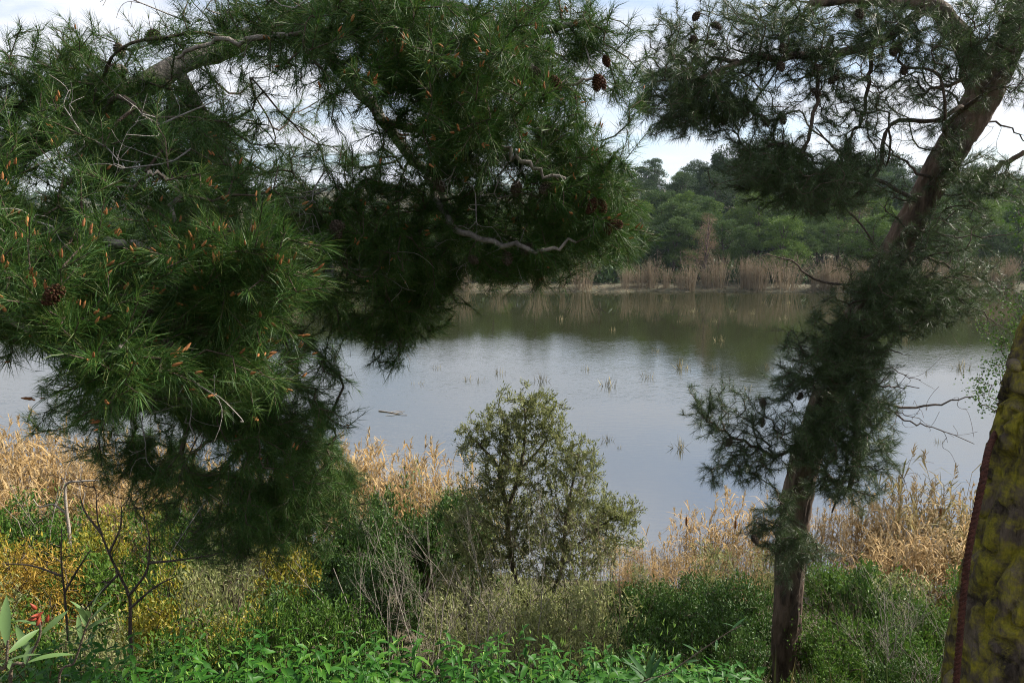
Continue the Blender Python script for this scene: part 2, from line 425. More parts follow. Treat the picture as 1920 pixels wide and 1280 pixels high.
# ------------------------------------------------------------------ water
m, N, Lk, out = newmat('lake_water')
tc = N.new('ShaderNodeTexCoord')
def wn_(scale, detail, sx, sy, rot=0):
    mp = N.new('ShaderNodeMapping'); mp.inputs['Scale'].default_value = (sx, sy, 1); mp.inputs['Rotation'].default_value = (0, 0, R(rot))
    Lk.new(tc.outputs['Object'], mp.inputs[0])
    t = N.new('ShaderNodeTexNoise'); t.inputs['Scale'].default_value = scale; t.inputs['Detail'].default_value = detail
    Lk.new(mp.outputs[0], t.inputs['Vector']); return t.outputs['Fac']
rip = wn_(4.2, 3, .5, 1.5, 12); rip2 = wn_(.5, 3, .7, 1.2, -20); patch = wn_(.07, 3, .7, 1.3, 25)
pr = N.new('ShaderNodeMapRange'); pr.inputs[1].default_value = .38; pr.inputs[2].default_value = .68; pr.inputs[3].default_value = .12; pr.inputs[4].default_value = 1.0
Lk.new(patch, pr.inputs[0])
sy_ = N.new('ShaderNodeSeparateXYZ'); Lk.new(tc.outputs['Object'], sy_.inputs[0])
wr = N.new('ShaderNodeMapRange'); wr.inputs[1].default_value = 22; wr.inputs[2].default_value = 62; wr.inputs[3].default_value = 1.5; wr.inputs[4].default_value = .22
Lk.new(sy_.outputs[1], wr.inputs[0])                  # the water lies stiller in the lee of the far wood
m0 = N.new('ShaderNodeMath'); m0.operation = 'MULTIPLY'; Lk.new(wr.outputs[0], m0.inputs[0]); Lk.new(pr.outputs[0], m0.inputs[1])
mm = N.new('ShaderNodeMath'); mm.operation = 'MULTIPLY'; Lk.new(rip, mm.inputs[0]); Lk.new(m0.outputs[0], mm.inputs[1])
ma = N.new('ShaderNodeMath'); ma.operation = 'MULTIPLY_ADD'; Lk.new(rip2, ma.inputs[0]); ma.inputs[1].default_value = .06; Lk.new(mm.outputs[0], ma.inputs[2])
b = N.new('ShaderNodeBump'); b.inputs['Strength'].default_value = .5; b.inputs['Distance'].default_value = .02
Lk.new(ma.outputs[0], b.inputs['Height'])
df = N.new('ShaderNodeBsdfDiffuse'); df.inputs[0].default_value = (.020, .022, .010, 1)
gl = N.new('ShaderNodeBsdfGlossy'); gl.inputs['Roughness'].default_value = .015; gl.inputs[0].default_value = (.96, .96, .98, 1)
Lk.new(b.outputs[0], gl.inputs['Normal'])
fr = N.new('ShaderNodeFresnel'); fr.inputs['IOR'].default_value = 4.6; Lk.new(b.outputs[0], fr.inputs['Normal'])
mx = N.new('ShaderNodeMixShader'); Lk.new(fr.outputs[0], mx.inputs[0]); Lk.new(df.outputs[0], mx.inputs[1]); Lk.new(gl.outputs[0], mx.inputs[2])
Lk.new(mx.outputs[0], out.inputs[0]); M['water'] = m
wx = np.linspace(-1500, 1500, 13); wy = np.linspace(7, 125, 9)
WX, WY = np.meshgrid(wx, wy)
ii = (np.arange(8)[:, None] * 13 + np.arange(12)[None]).reshape(-1, 1)
w_ob = MB().add(np.stack([WX, WY, WX * 0], -1).reshape(-1, 3), ii + np.array([[0, 1, 14, 13]])).build('water', M['water'])
w_ob['kind'] = 'structure'; w_ob['label'] = 'still grey lake reflecting the far wood and cloudy sky'

# ------------------------------------------------------------------ far bank trees
def far_pine(kind, h, w, clumps, mat, tufts=210, seed=0, base=.3, tl=.28, shape='dome'):
    """Meshes of one Aleppo pine: trunk with limbs, crown of needle tufts gathered in clumps."""
    tr, cr = MB(), MB()
    lean = rng.normal(0, .05 * h, 2)
    tp = spline([(0, 0, -.3), (lean[0] * .3, lean[1] * .3, h * .3), (lean[0] * .5, lean[1] * .9, h * .6), (lean[0], lean[1], h * .92)], 12)
    tube(tr, tp, np.linspace(.016 * h + .05, .03, 12), 6)
    C = []
    for i in range(clumps):
        t = (i + rng.random()) / clumps
        z = base + (1 - base) * t
        if shape == 'dome': prof = math.sqrt(max(0.05, 1 - ((z - base * .9 - .18) / (1.03 - base * .9 - .18)) ** 2)) if z > base * .9 + .18 else .75 + .25 * (z - base) / .2
        elif shape == 'umbrella': prof = 1.0 if z < .85 else .7
        else: prof = 1.05 - .8 * t
        a = i * 2.4 + rng.normal(0, .5); rad = w * .5 * prof * rng.uniform(.35, .78)
        C.append((math.cos(a) * rad + lean[0] * z, math.sin(a) * rad + lean[1] * z, z * h * .93, w * rng.uniform(.13, .25) * (.75 + .35 * prof)))
    for (x, y, z, r) in C:
        j = int(np.clip((z / h - .14) / .92 * 11, 1, 10)); s = tp[j]
        q = spline([s, (s + np.array([x, y, z])) / 2 + [0, 0, -.1 * h * .3], (x, y, z)], 5)
        tube(tr, q, np.linspace(.028 * h * .3 + .02, .02, 5), 4)
        n = int(tufts * (r / (w * .19)) ** 1.6)
        d = unit(rng.normal(size=(n, 3))); d[:, 2] = np.where(d[:, 2] < -.35, -d[:, 2], d[:, 2])
        q = rng.uniform(.45, 1.08, n)[:, None]
        p = np.array([x, y, z]) + d * q * r * np.array([1.12, 1.12, .78])
        ax = unit(d + np.array([0, 0, .55]) + rng.normal(0, .25, (n, 3)))
        K = 6 if kind != 'dead' else 3
        needles(cr, p, ax, K, (15, 60), (tl * .6, tl), tl * (.22 if kind != 'dead' else .06), tl * .35, .03, 1)
    return tr.mesh('trunk', M['far_trunk'], True), cr.mesh('crown', mat)

def place(name, meshes, label, cat, loc, rz, sc, group=None, parts=('trunk', 'crown')):
    t = thing(name, label, cat, loc, rz, sc, group)
    for nm, me in zip(parts, meshes):
        o = link(nm, me, t)
        if nm in ('crown', 'foliage', 'leaf_mass', 'needles', 'blades', 'canes', 'plumes'): o['kind'] = 'stuff'
    return t

VA = [far_pine('a', 9, 6.2, 17, M['far_a']), far_pine('a', 9, 5.2, 16, M['far_a'], base=.25), far_pine('a', 9, 6.8, 18, M['far_a'], base=.35)]
VA += [far_pine('a', 9, 5.6, 12, M['far_a'], base=.45), far_pine('a', 9, 4.8, 20, M['far_a'], base=.12)]
VC = [far_pine('c', 9, 5.8, 18, M['far_c'], base=.22), far_pine('c', 9, 6.6, 20, M['far_c'], base=.15)]
VB = [far_pine('b', 9, 5.5, 16, M['far_b'], base=.25), far_pine('b', 9, 6.6, 17, M['far_b'], base=.3), far_pine('b', 9, 4.8, 24, M['far_b'], base=.12, shape='cone')]
VD = [far_pine('dead', 9, 5.4, 22, M['far_dead'], tufts=130, base=.12, shape='cone'), far_pine('dead', 9, 4.4, 14, M['far_dead'], tufts=70, base=.2, shape='cone')]
VU = [far_pine('u', 9, 8.5, 20, M['far_b'], base=.55, shape='umbrella', tufts=190)]

def at_far(px, d):
    x = (px - 960) / FPX * d / math.cos(PITCH); return np.array([x, d, float(ground(x, d))])
taken = []
def put(name, var, label, px, d, h, group=None, cat='pine tree', wsc=1.0):
    l = at_far(px, d); taken.append((l[0], l[1], 2.6))
    s = h / 9.0
    return place(name, var, label, cat, l - [0, 0, .1], rng.uniform(0, 6.28), (s * wsc, s * wsc, s), group)
# singled-out trees
put('dead_pine', VD[0], 'dead pine with rusty brown needles on the far shore beside a round green pine', 1312, 91.2, 9.2, cat='dead tree', wsc=1.0)
put('dead_pine', VD[1], 'thin grey leafless dead pine in the far wood behind the leaning trunk', 1585, 99, 10.2, cat='dead tree')
put('pine_tree', VA[1], 'small round grey-green pine between the dead brown pine and the fresh green pine', 1382, 91, 7.8, wsc=1.0)
put('pine_tree', VC[1], 'broad fresh green pine leaning over the reeds on the far shore', 1462, 91, 8.8, wsc=1.15)
put('umbrella_pine', VU[0], 'tall dark umbrella pine standing highest on the wooded skyline', 1395, 142, 15.0, wsc=1.0)
put('pine_tree', VB[2], 'slim dark pine beside the umbrella pine on the skyline', 1325, 145, 12.5, wsc=.8)
put('umbrella_pine', VU[0], 'dark flat-topped pine on the skyline behind the leaning pine', 1620, 150, 13.0)
# rows
def row(n, d0, d1, hs, kinds, label, group, xr=(-75, 82), gap=3.0):
    k = 0; tries = 0
    while k < n and tries < n * 40:
        tries += 1
        x, d = rng.uniform(*xr), rng.uniform(d0, d1)
        if any((x - a) ** 2 + ((d - b) * 1.2) ** 2 < max(gap, c) ** 2 for a, b, c in taken): continue
        taken.append((x, d, gap)); k += 1
        h = rng.uniform(*hs) * (1.0 if x > -5 else .95); v = kinds[rng.integers(len(kinds))]
        w = rng.uniform(.95, 1.3)
        place('pine_tree', v, label, 'pine tree', (x, d, float(ground(x, d)) - .15), rng.uniform(0, 6.28), (h / 9 * w, h / 9 * w, h / 9), group)
row(42, 92.5, 98, (7, 9.2), [VA[0], VA[1], VA[2], VA[3], VA[4], VB[0], VC[0]], 'pine in the row just behind the reeds on the far shore', 'front row pines on the far shore', gap=2.9)
row(84, 99, 116, (8, 10.5), [VA[0], VA[1], VC[0], VC[1], VC[0], VA[2]], 'light green pine on the lower slope of the far wood', 'light green pines on the lower far slope', xr=(-80, 98), gap=2.7)
row(100, 117, 142, (8, 10.5), [VB[0], VB[1], VB[2], VA[0]], 'dark green pine high up the slope of the far wood', 'dark pines on the upper far slope', xr=(-95, 118), gap=3.0)
row(62, 143, 175, (8, 11), [VB[0], VB[1], VB[1]], 'dark pine along the crest of the near wooded hill', 'dark pines along the hill crest', xr=(-115, 150), gap=4.2)
# the far ridge is wooded too: one mass
cr = MB()
n = 1500
fx = rng.uniform(-700, 900, n); fy = rng.uniform(380, 760, n); fz = ground(fx, fy)
for k in range(7):
    c = np.stack([fx, fy, fz + 3], -1) + rng.normal(0, 1, (n, 3)) * [2.6, 2.6, 2.0]
    needles(cr, c, unit(rng.normal(0, .5, (n, 3)) + [0, 0, 1]), 8, (15, 80), (1.6, 3.2), 1.3, 1.0, .1, 1)
o = cr.build('far_wood', M['far_b']); o['kind'] = 'stuff'; tag(o, 'distant wooded ridge beyond the hill', 'wood')

# electricity pylon on the ridge
py_b = at_far(1224, 640); H = 24.0
t = thing('electricity_pylon', 'tiny lattice electricity pylon on the distant ridge skyline', 'pylon', py_b)
fr_, ar_ = MB(), MB()
def leg_at(z): return 2.2 * (1 - z / H) + .35
for sx, sy in ((1, 1), (1, -1), (-1, 1), (-1, -1)):
    mb = MB(); tube(mb, [(sx * leg_at(z), sy * leg_at(z), z) for z in (-3, H * .5, H)], [.22, .2, .16], 4); mb.build('leg', M['steel'], t)
zs = np.linspace(0, H, 9)
for a, c in zip(zs[:-1], zs[1:]):
    for s in (-1, 1):
        for q in (-1, 1):
            tube(fr_, [(leg_at(a) * q, s * leg_at(a), a), (-leg_at(c) * q, s * leg_at(c), c)], .1, 3)
            tube(fr_, [(s * leg_at(a), leg_at(a) * q, a), (s * leg_at(c), -leg_at(c) * q, c)], .1, 3)
fr_.build('lattice', M['steel'], t)
for z, l in ((H * .74, 4.2), (H * .86, 3.6), (H * .97, 2.6)):
    mb = MB(); tube(mb, [(-l, 0, z), (0, 0, z + .5), (l, 0, z)], [.12, .3, .12], 4); mb.build('cross_arm', M['steel'], t)

# ------------------------------------------------------------------ far reeds and bank litter
def far_reeds(n, h, spread, mat):
    mb = MB(); p = rng.normal(0, 1, (n, 2)) * spread * .42
    hh = h * rng.uniform(.55, 1.0, n)
    b = np.stack([p[:, 0], p[:, 1], np.full(n, -.2)], -1)
    out_ = np.stack([p[:, 0], p[:, 1], p[:, 0] * 0], -1) * 1.3 + rng.normal(0, .10, (n, 3)) * [1, 1, 0] * h * .5
    tip = b + out_; tip[:, 2] = hh
    mid = b + out_ * .35; mid[:, 2] = hh * .55
    s = perp(tip - b) * .016
    i = np.arange(n)[:, None] * 5
    mb.add(np.stack([b - s, b + s, mid + s, mid - s, tip], 1).reshape(-1, 3), i + np.array([[0, 1, 2, 3]]))
    mb.F.append(i + np.array([[3, 2, 4]]))
    k = rng.integers(0, n, n * 3); t_ = rng.uniform(.3, .95, n * 3)[:, None]
    q = b[k] * (1 - t_) + tip[k] * t_ ; d = unit(rng.normal(0, .6, (n * 3, 3)) + [0, 0, .8])
    leaves(mb, q, d, perp(d), rng.uniform(.2, .5, n * 3), .03)
    return mb.mesh('canes', mat)
FR = [far_reeds(110, 3.6, .8, M['far_reed']), far_reeds(80, 3.3, .6, M['far_reed']), far_reeds(120, 3.4, 1.1, M['far_reed'])]
reed_px = [(1010, 2), (1060, 1), (1092, 2), (1160, 0), (1208, 0), (1240, 1), (1275, 1), (1325, 2), (1345, 2), (1372, 1), (1395, 0), (1408, 0), (1460, 2), (1500, 1), (1535, 2), (1560, 2), (1590, 0), (1615, 2), (1650, 2), (1690, 1), (1730, 2), (1780, 0), (1830, 2), (1890, 1),
           (940, 2), (880, 0), (820, 2), (740, 1), (660, 2), (560, 0), (470, 2), (380, 1), (280, 2), (180, 0), (80, 2), (10, 1)]
reed_px += [(float(rng.uniform(1130, 1920)), int(rng.integers(3))) for _ in range(14)]
for px, v in reed_px:
    px += rng.uniform(-9, 9)
    x = (px - 960) / FPX * 88.5; d = float(shore_far(np.array(x))) + rng.uniform(.1, 1.5)
    o = link('reed_clump', FR[v]); o.location = (x, d, float(ground(x, d))); o.rotation_euler = (0, 0, rng.uniform(0, 6)); s = rng.uniform(.6, 1.3); o.scale = (s * rng.uniform(.8, 1.5), s, s * 1.1)
    tag(o, 'dry grey-brown reed clump at the foot of the far wood', 'reeds', 'reed clumps along the far shore')
# bare saplings on the far shore
def far_bare(h):
    att = ellip(70, (0, 0, h * .68), (h * .2, h * .2, h * .34), .2)
    g = grow([spline([(0, 0, -.2), (.05, 0, h * .4), (.0, .08, h * .95)], 10)], att, .35, .25)
    mb = MB(); twig_mesh(mb, g, .012, .45, .05, 3); tube(mb, g[0][:10], np.linspace(.06, .015, 10), 4); return mb.mesh('bare_sapling', M['stem'])
FB = [far_bare(4.6), far_bare(5.2)]
for k, px in enumerate((1228, 1270, 1390, 1100, 1545, 1690)):
    l = at_far(px, 90 + rng.uniform(-.4, .8)); o = link('bare_sapling', FB[k % 2]); o.location = l; s = rng.uniform(.8, 1.05); o.scale = (s, s, s)
    tag(o, 'leafless thin sapling among the reeds of the far shore', 'sapling', 'leafless saplings on the far shore')
# litter along the far water's edge
n = 4200; fx = rng.uniform(-78, 85, n); fy = shore_far(fx) + rng.uniform(-.9, 2.6, n); fz = np.maximum(ground(fx, fy), 0)
d = unit(rng.normal(0, 1, (n, 3)) * [1, 1, .35] + [0, 0, .25]); mb = MB(); leaves(mb, np.stack([fx, fy, fz], -1), d, perp(d), rng.uniform(.25, .9, n), .06)
o = mb.build('shore_litter', M['straw']); o['kind'] = 'stuff'; tag(o, 'pale dry reed litter along the far waterline', 'litter')
# understorey of the far wood
n = 60000; fx = rng.uniform(-95, 120, n); fy = shore_far(fx) + 5 + rng.random(n) ** 1.5 * 92; fz = ground(fx, fy)
hgt = 2.6 * vnoise(fx * .45, fy * .45, 9) ** 1.2 * rng.random(n); d = unit(rng.normal(0, .8, (n, 3)) + [0, 0, .7]); mb = MB()
leaves(mb, np.stack([fx, fy, fz + hgt], -1), d, perp(d), rng.uniform(.5, 1.1, n), .42)
o = mb.build('undergrowth', M['far_b']); o['kind'] = 'stuff'; tag(o, 'dark undergrowth beneath the pines of the far wood', 'undergrowth')

# ------------------------------------------------------------------ weeds standing in the lake
def weed(n, h):
    mb = MB(); b = rng.normal(0, .13, (n, 3)) * [1, 1, 0] + [0, 0, -.15]; d = unit(rng.normal(0, .35, (n, 3)) + [0, 0, 1])
    leaves(mb, b, d, perp(d), rng.uniform(.5, 1, n) * h + .15, .018); return mb.mesh('weed_tuft', M['weed'])
WD = [weed(9, .45), weed(14, .6), weed(6, .35), weed(20, .8)]
wpx = [(1016, 715, 1), (875, 712, 0), (900, 714, 2), (935, 700, 0), (1100, 693, 0), (1140, 722, 1), (1275, 690, 3), (1290, 694, 2), (1215, 708, 0), (1130, 830, 2), (1140, 826, 1), (1275, 840, 3), (1160, 840, 0), (1410, 590, 3), (1350, 640, 1), (1300, 585, 1), (1250, 566, 1),
       (1297, 583, 2), (1375, 586, 3), (1413, 610, 2), (1470, 600, 1), (1150, 620, 0), (1053, 600, 1), (1270, 604, 2), (1340, 604, 0), (1480, 570, 1), (1430, 568, 0), (1500, 564, 2), (1530, 700, 1), (1560, 720, 0), (1700, 640, 1), (1740, 700, 2), (1800, 690, 1), (1760, 830, 0), (1400, 730, 0), (820, 690, 0), (780, 720, 2), (1230, 660, 0), (1440, 690, 1), (1340, 690, 0)]
for px, py, v in wpx:
    a = P(px, py, 10); dr = a - CAM; q = CAM + dr * (CAM[2] / -dr[2])
    o = link('weed_tuft', WD[v]); o.location = (q[0], q[1], 0); s = rng.uniform(.7, 1.2) * (.55 if q[1] < 25 else 1.0); o.scale = (s, s, s); o.rotation_euler = (0, 0, rng.uniform(0, 6))
    tag(o, 'sparse dry weed tuft standing in the open water of the lake', 'water weed', 'weed tufts standing in the lake')
q0 = P(735, 775, 10); q0 = CAM + (q0 - CAM) * (CAM[2] / -(q0 - CAM)[2])
mb = MB(); tube(mb, spline([(-.8, .5, .03), (0, .1, .02), (.5, -.25, .04), (.85, -.35, .02)], 8), np.linspace(.03, .012, 8), 5)
for a_ in ((-.1, .15, .6, .5), (.3, -.15, -.25, -.45), (.2, 0, .55, .22)): tube(mb, spline([(a_[0], a_[1], .03), ((a_[0] + a_[2]) / 2, (a_[1] + a_[3]) / 2, .06), (a_[2], a_[3], .02)], 5), np.linspace(.018, .008, 5), 4)
o = mb.build('driftwood', M['pale_stem']); o.location = q0; o.scale = (.75, .75, .75); tag(o, 'forked stick floating on the lake left of the olive tree', 'driftwood')

# ------------------------------------------------------------------ near bank: reeds
def near_reeds(n, h, w, mat, plume=True):
    canes, lv, pl = MB(), MB(), MB()
    for i in range(n):
        x, y = rng.normal(0, w * .4, 2); hh = h * rng.uniform(.6, 1.0); a = rng.uniform(0, 6.28); ln = hh * abs(rng.normal(0, .16))
        q = spline([(x, y, -.1), (x + math.cos(a) * ln * .25, y + math.sin(a) * ln * .25, hh * .5), (x + math.cos(a) * ln, y + math.sin(a) * ln, hh)], 6)
        tube(canes, q, np.linspace(.007, .003, 6), 3, cap=False)
        k = int(rng.integers(7, 12)); t_ = rng.uniform(.3, 1, k) * 4.99; j = t_.astype(int); b_ = q[j] + (q[j + 1] - q[j]) * (t_ - j)[:, None]
        az = rng.uniform(0, 6.28, k); d = unit(np.stack([np.cos(az), np.sin(az), rng.uniform(.3, 1.6, k)], -1))
        L = rng.uniform(.22, .5, k)[:, None]; s_ = np.stack([-np.sin(az), np.cos(az), az * 0], -1) * rng.uniform(.008, .016, (k, 1))
        m_ = b_ + d * L * .5; e = b_ + d * L + np.array([0, 0, -1]) * L * rng.uniform(.1, .9, (k, 1)) + np.stack([np.cos(az), np.sin(az), az * 0], -1) * L * .15
        V = np.stack([b_ - s_ * .5, b_ + s_ * .5, m_ + s_, m_ - s_, e], 1).reshape(-1, 3); ix = np.arange(k)[:, None] * 5
        lv.add(V, ix + np.array([[0, 1, 2, 3]])); lv.F.append(ix + np.array([[3, 2, 4]]) + lv.n - len(V))
        if plume and rng.random() < .45:
            kk = 14; t2 = rng.random(kk)[:, None] * .2; bb = q[-1] - [0, 0, .04] + np.array([0, 0, 1]) * t2
            dd = unit(rng.normal(0, .35, (kk, 3)) + [math.cos(a) * .5, math.sin(a) * .5, 1]); leaves(pl, bb, dd, perp(dd), .1, .018)
    r_ = [canes.mesh('canes', mat), lv.mesh('blades', mat)]
    if pl.n: r_.append(pl.mesh('plumes', M['plume']))
    return r_
NR = [near_reeds(55, 2.0, 1.0, M['reed']), near_reeds(45, 1.8, .9, M['reed']), near_reeds(60, 2.2, 1.1, M['reed']), near_reeds(45, 2.1, .9, M['reed_gr'])]
def reed_at(px, top, d, v, label, group):
    top = top + rng.uniform(-14, 34); d = d + rng.uniform(-.35, .35)
    if rng.random() < .2: v = 3
    tp = P(px, top, d); z = max(float(ground(tp[0], d)), -.15); h = (2.0, 1.8, 2.2, 2.1)[v]; s = (tp[2] - z) / (h * .93)
    t = place('reed_clump', NR[v], label, 'reeds', (tp[0], d, z), rng.uniform(0, 6.28), (min(s, 1.25), min(s, 1.25), s), group, ('canes', 'blades', 'plumes'))
    return t
LBL = ('golden dry reed clump at the water edge behind the yellow shrubs', 'golden reeds behind the yellow shrubs')
for px, top, d, v in [(-90, 800, 15.0, 2), (-20, 815, 14.6, 0), (30, 800, 15.2, 2), (60, 840, 13.8, 1), (95, 820, 14.9, 0), (140, 835, 14.2, 2), (185, 840, 14.8, 0), (230, 850, 14.0, 1), (280, 865, 14.5, 2), (330, 860, 14.6, 0), (10, 880, 12.6, 1), (120, 880, 12.9, 0), (210, 890, 12.7, 2), (400, 870, 14.2, 1), (470, 870, 14.0, 0), (540, 870, 14.2, 2)]:
    reed_at(px, top, d, v, *LBL)
LBL = ('pale dry reed clump at the water edge left of the olive tree', 'pale reeds left of the olive')
for px, top, d, v in [(605, 855, 14.2, 0), (645, 850, 14.0, 2), (690, 862, 13.7, 0), (720, 880, 13.8, 3), (765, 850, 13.5, 2), (800, 872, 13.5, 1), (835, 870, 13.3, 3), (665, 900, 12.6, 1), (745, 915, 12.4, 0), (880, 920, 12.8, 1)]:
    reed_at(px, top, d, v, *LBL)
LBL = ('low tan reed clump between the olive tree and the leaning pine', 'tan reeds between olive and leaning pine')
for px, top, d, v in [(1150, 985, 12.6, 1), (1200, 1010, 12.3, 0), (1250, 1010, 12.3, 2), (1300, 985, 12.4, 0), (1345, 965, 12.6, 2), (1390, 955, 12.7, 1), (1430, 960, 12.5, 0), (1180, 1040, 11.4, 2), (1270, 1050, 11.0, 1), (1330, 1030, 11.2, 0), (1400, 1020, 11.2, 1), (1230, 1040, 11.8, 0)]:
    reed_at(px, top, d, v, *LBL)
LBL = ('tall tan reed clump between the leaning pine and the lichened trunk', 'tan reeds right of the leaning pine')
for px, top, d, v in [(1560, 960, 12.3, 0), (1610, 950, 12.2, 2), (1650, 935, 12.2, 2), (1690, 945, 11.9, 0), (1740, 945, 11.9, 1), (1775, 910, 11.8, 3), (1820, 935, 11.6, 3), (1870, 930, 11.5, 2), (1690, 990, 10.8, 2), (1750, 985, 10.6, 0), (1800, 1000, 10.3, 1), (1640, 1000, 11.0, 0), (1850, 990, 10.2, 3), (1920, 940, 11.3, 0), (1980, 930, 11.4, 2)]:
    reed_at(px, top, d, v, *LBL)
# cattails
def cattail():
    s_, h_ = MB(), MB(); tube(s_, spline([(0, 0, -.1), (.02, 0, .9), (.0, .02, 1.75)], 6), np.linspace(.007, .003, 6), 4)
    q = np.linspace(0, 1, 7); tube(h_, [(0.0, .018, 1.45 + .2 * k) for k in q], .021 * np.array([.3, .9, 1, 1, 1, .9, .2]), 7); return s_.mesh('stem', M['straw']), h_.mesh('seed_head', M['cattail'], True)
CT = cattail()
for px, top, d in [(1155, 935, 12.6), (1289, 960, 12.4), (1380, 965, 12.1), (1618, 945, 12.2), (1705, 950, 11.9), (1765, 938, 11.9)]:
    tp = P(px, top, d); z = max(float(ground(tp[0], d)), 0); s = (tp[2] - z) / 1.75
    place('cattail', CT, 'brown cattail head standing above the tan reeds', 'cattail', (tp[0], d, z), rng.uniform(0, 6), (1, 1, s), 'cattails above the reeds', ('stem', 'seed_head'))

# ------------------------------------------------------------------ near bank: shrubs
def bush(h, w, mat, leaf=(.025, .012), n_att=170, per=22, stem_mat='stem', stems=5, upw=.15, shell=.55, lvl=.55):
    st, lf = MB(), MB()
    base_l = []
    for k in range(stems):
        a = rng.uniform(0, 6.28); r = w * .28 * rng.random()
        base_l.append(spline([(math.cos(a) * .03, math.sin(a) * .03, -.1), (math.cos(a) * r * .6, math.sin(a) * r * .6, h * .3), (math.cos(a) * r * 1.2, math.sin(a) * r * 1.2, h * .6)], 6))
    att = []
    for k in range(9):
        a = k * 2.4; r = w * .5 * rng.uniform(.2, .62); zc = h * rng.uniform(.38, .78)
        att.append(ellip(n_att // 9, (math.cos(a) * r, math.sin(a) * r, zc), np.array([w, w, h]) * rng.uniform(.11, .2), shell))
    att.append(ellip(n_att // 8, (0, 0, h * .25), (w * .45, w * .45, h * .22), .8))
    att = np.concatenate(att); att = att[att[:, 2] > .04]
    g = grow(base_l, att, .09, .15, .4, .08)
    twig_mesh(st, g, .0022, .42, .02, 3)
    for l in base_l: tube(st, l, np.linspace(.016, .008, 6), 5)
    pos, par, tips, cnt, n0 = g
    idx = np.repeat(tips, per); n = len(idx)
    dirs = unit(pos[tips] - pos[par[tips]] + [0, 0, .02]); ax = np.repeat(dirs, per, 0)
    b = pos[idx] - ax * rng.uniform(-.05, .10, n)[:, None] + rng.normal(0, .035, (n, 3))
    d = unit(ax * .6 + rng.normal(0, .55, (n, 3)) + [0, 0, upw])
    nn = unit(rng.normal(0, .5, (n, 3)) + [0, 0, 1])
    leaves(lf, b, d, nn, leaf[0] * rng.uniform(.6, 1.25, n), leaf[1] * rng.uniform(.7, 1.2, n))
    return [st.mesh('stems', M[stem_mat]), lf.mesh('foliage', mat)]
BV = {
 'lentisk': [bush(1.2, 1.5, M['lentisk'], (.052, .021), 210, 22), bush(1.0, 1.4, M['lentisk'], (.05, .02), 200, 22), bush(1.1, 1.4, M['lentisk'], (.048, .022), 200, 22)],
 'fresh': [bush(1.1, 1.3, M['fresh'], (.052, .02), 190, 18), bush(1.0, 1.2, M['fresh'], (.046, .022), 180, 18)],
 'yellow': [bush(1.2, 1.4, M['yellow'], (.044, .022), 190, 18), bush(1.1, 1.3, M['yellow'], (.05, .021), 180, 17)],
 'gold': [bush(1.0, 1.3, M['gold'], (.045, .007), 260, 34, upw=-.3)],
 'olive': [bush(1.2, 1.3, M['olive'], (.062, .017), 150, 14), bush(1.1, 1.2, M['olive'], (.058, .016), 140, 14)],
}
BH = {'lentisk': (1.2, 1.0, 1.1), 'fresh': (1.1, 1.0), 'yellow': (1.2, 1.1), 'gold': (1.0,), 'olive': (1.2, 1.1)}
BW = {'lentisk': (1.5, 1.4, 1.4), 'fresh': (1.3, 1.2), 'yellow': (1.4, 1.3), 'gold': (1.3,), 'olive': (1.3, 1.2)}
def shrub(px, top, d, wpx, kind, label, group=None, name='shrub'):
    if callable(label): label, group = label(px, top, d)
    tp = P(px, top, d); z = float(ground(tp[0], d)) - .05; v = int(rng.integers(len(BV[kind])))
    sz = max(tp[2] - z, .35) / (BH[kind][v] * .95); sx = max(wpx / FPX * d / BW[kind][v], sz * .58)
    sz *= rng.uniform(.86, 1.12)
    return place(name, BV[kind][v], label, 'shrub', (tp[0], d, z), rng.uniform(0, 6.28), (sx, sx, sz), group, ('stems', 'foliage'))
shrub(45, 985, 6.3, 190, 'gold', 'rounded golden-brown shrub draped in dry vines under the left pine')
def lab(px, top, d):
    if px < 100: w = 'beside the rounded golden vine-draped shrub'
    elif d < 5.5: w = 'right behind the crest herbs and forked sapling'
    elif d > 7.9: w = 'at the foot of the golden reeds'
    else: w = 'midway down the slope beneath the drooping pine boughs'
    return 'yellow-green leafy shrub ' + w, 'yellow-green shrubs ' + w
G_ = (lab,)
for px, top, d, w in [(-70, 960, 7.5, 230), (150, 945, 8.6, 200), (235, 925, 9.6, 220), (310, 955, 8.4, 240), (420, 970, 8.2, 240), (120, 1030, 6.4, 200), (215, 1010, 6.9, 220), (300, 1040, 6.0, 240), (395, 1050, 5.7, 230), (330, 1110, 4.9, 230), (440, 1100, 5.3, 200), (60, 1110, 4.9, 230), (-60, 1060, 5.2, 230), (180, 1110, 4.7, 220), (520, 990, 8.0, 200)]:
    kk = ('yellow', 'yellow', 'olive', 'yellow', 'fresh')[int(px + d * 10) % 5]
    l_ = lab(px, top, d); cn = {'yellow': 'yellow-green', 'olive': 'dull grey-green', 'fresh': 'green'}[kk]
    shrub(px, top, d, w, kk, *[q.replace('yellow-green', cn) for q in l_])
G_ = ('grey-green leafy shrub among the golden reeds on the left', 'grey-green shrubs by the golden reeds')
for px, top, d, w in [(30, 925, 10.6, 200), (110, 935, 10.0, 200), (-60, 920, 10.8, 220), (330, 920, 10.6, 240)]:
    shrub(px, top, d, w, 'fresh', *G_)
def lab(px, top, d):
    w = 'touching the pale reeds left of the olive' if d > 9.2 else ('under the lowest boughs of the big left pine' if px < 630 else 'behind the leafless grey shrub')
    return 'dark green glossy lentisk shrub ' + w, 'lentisk shrubs ' + w
G_ = (lab,)
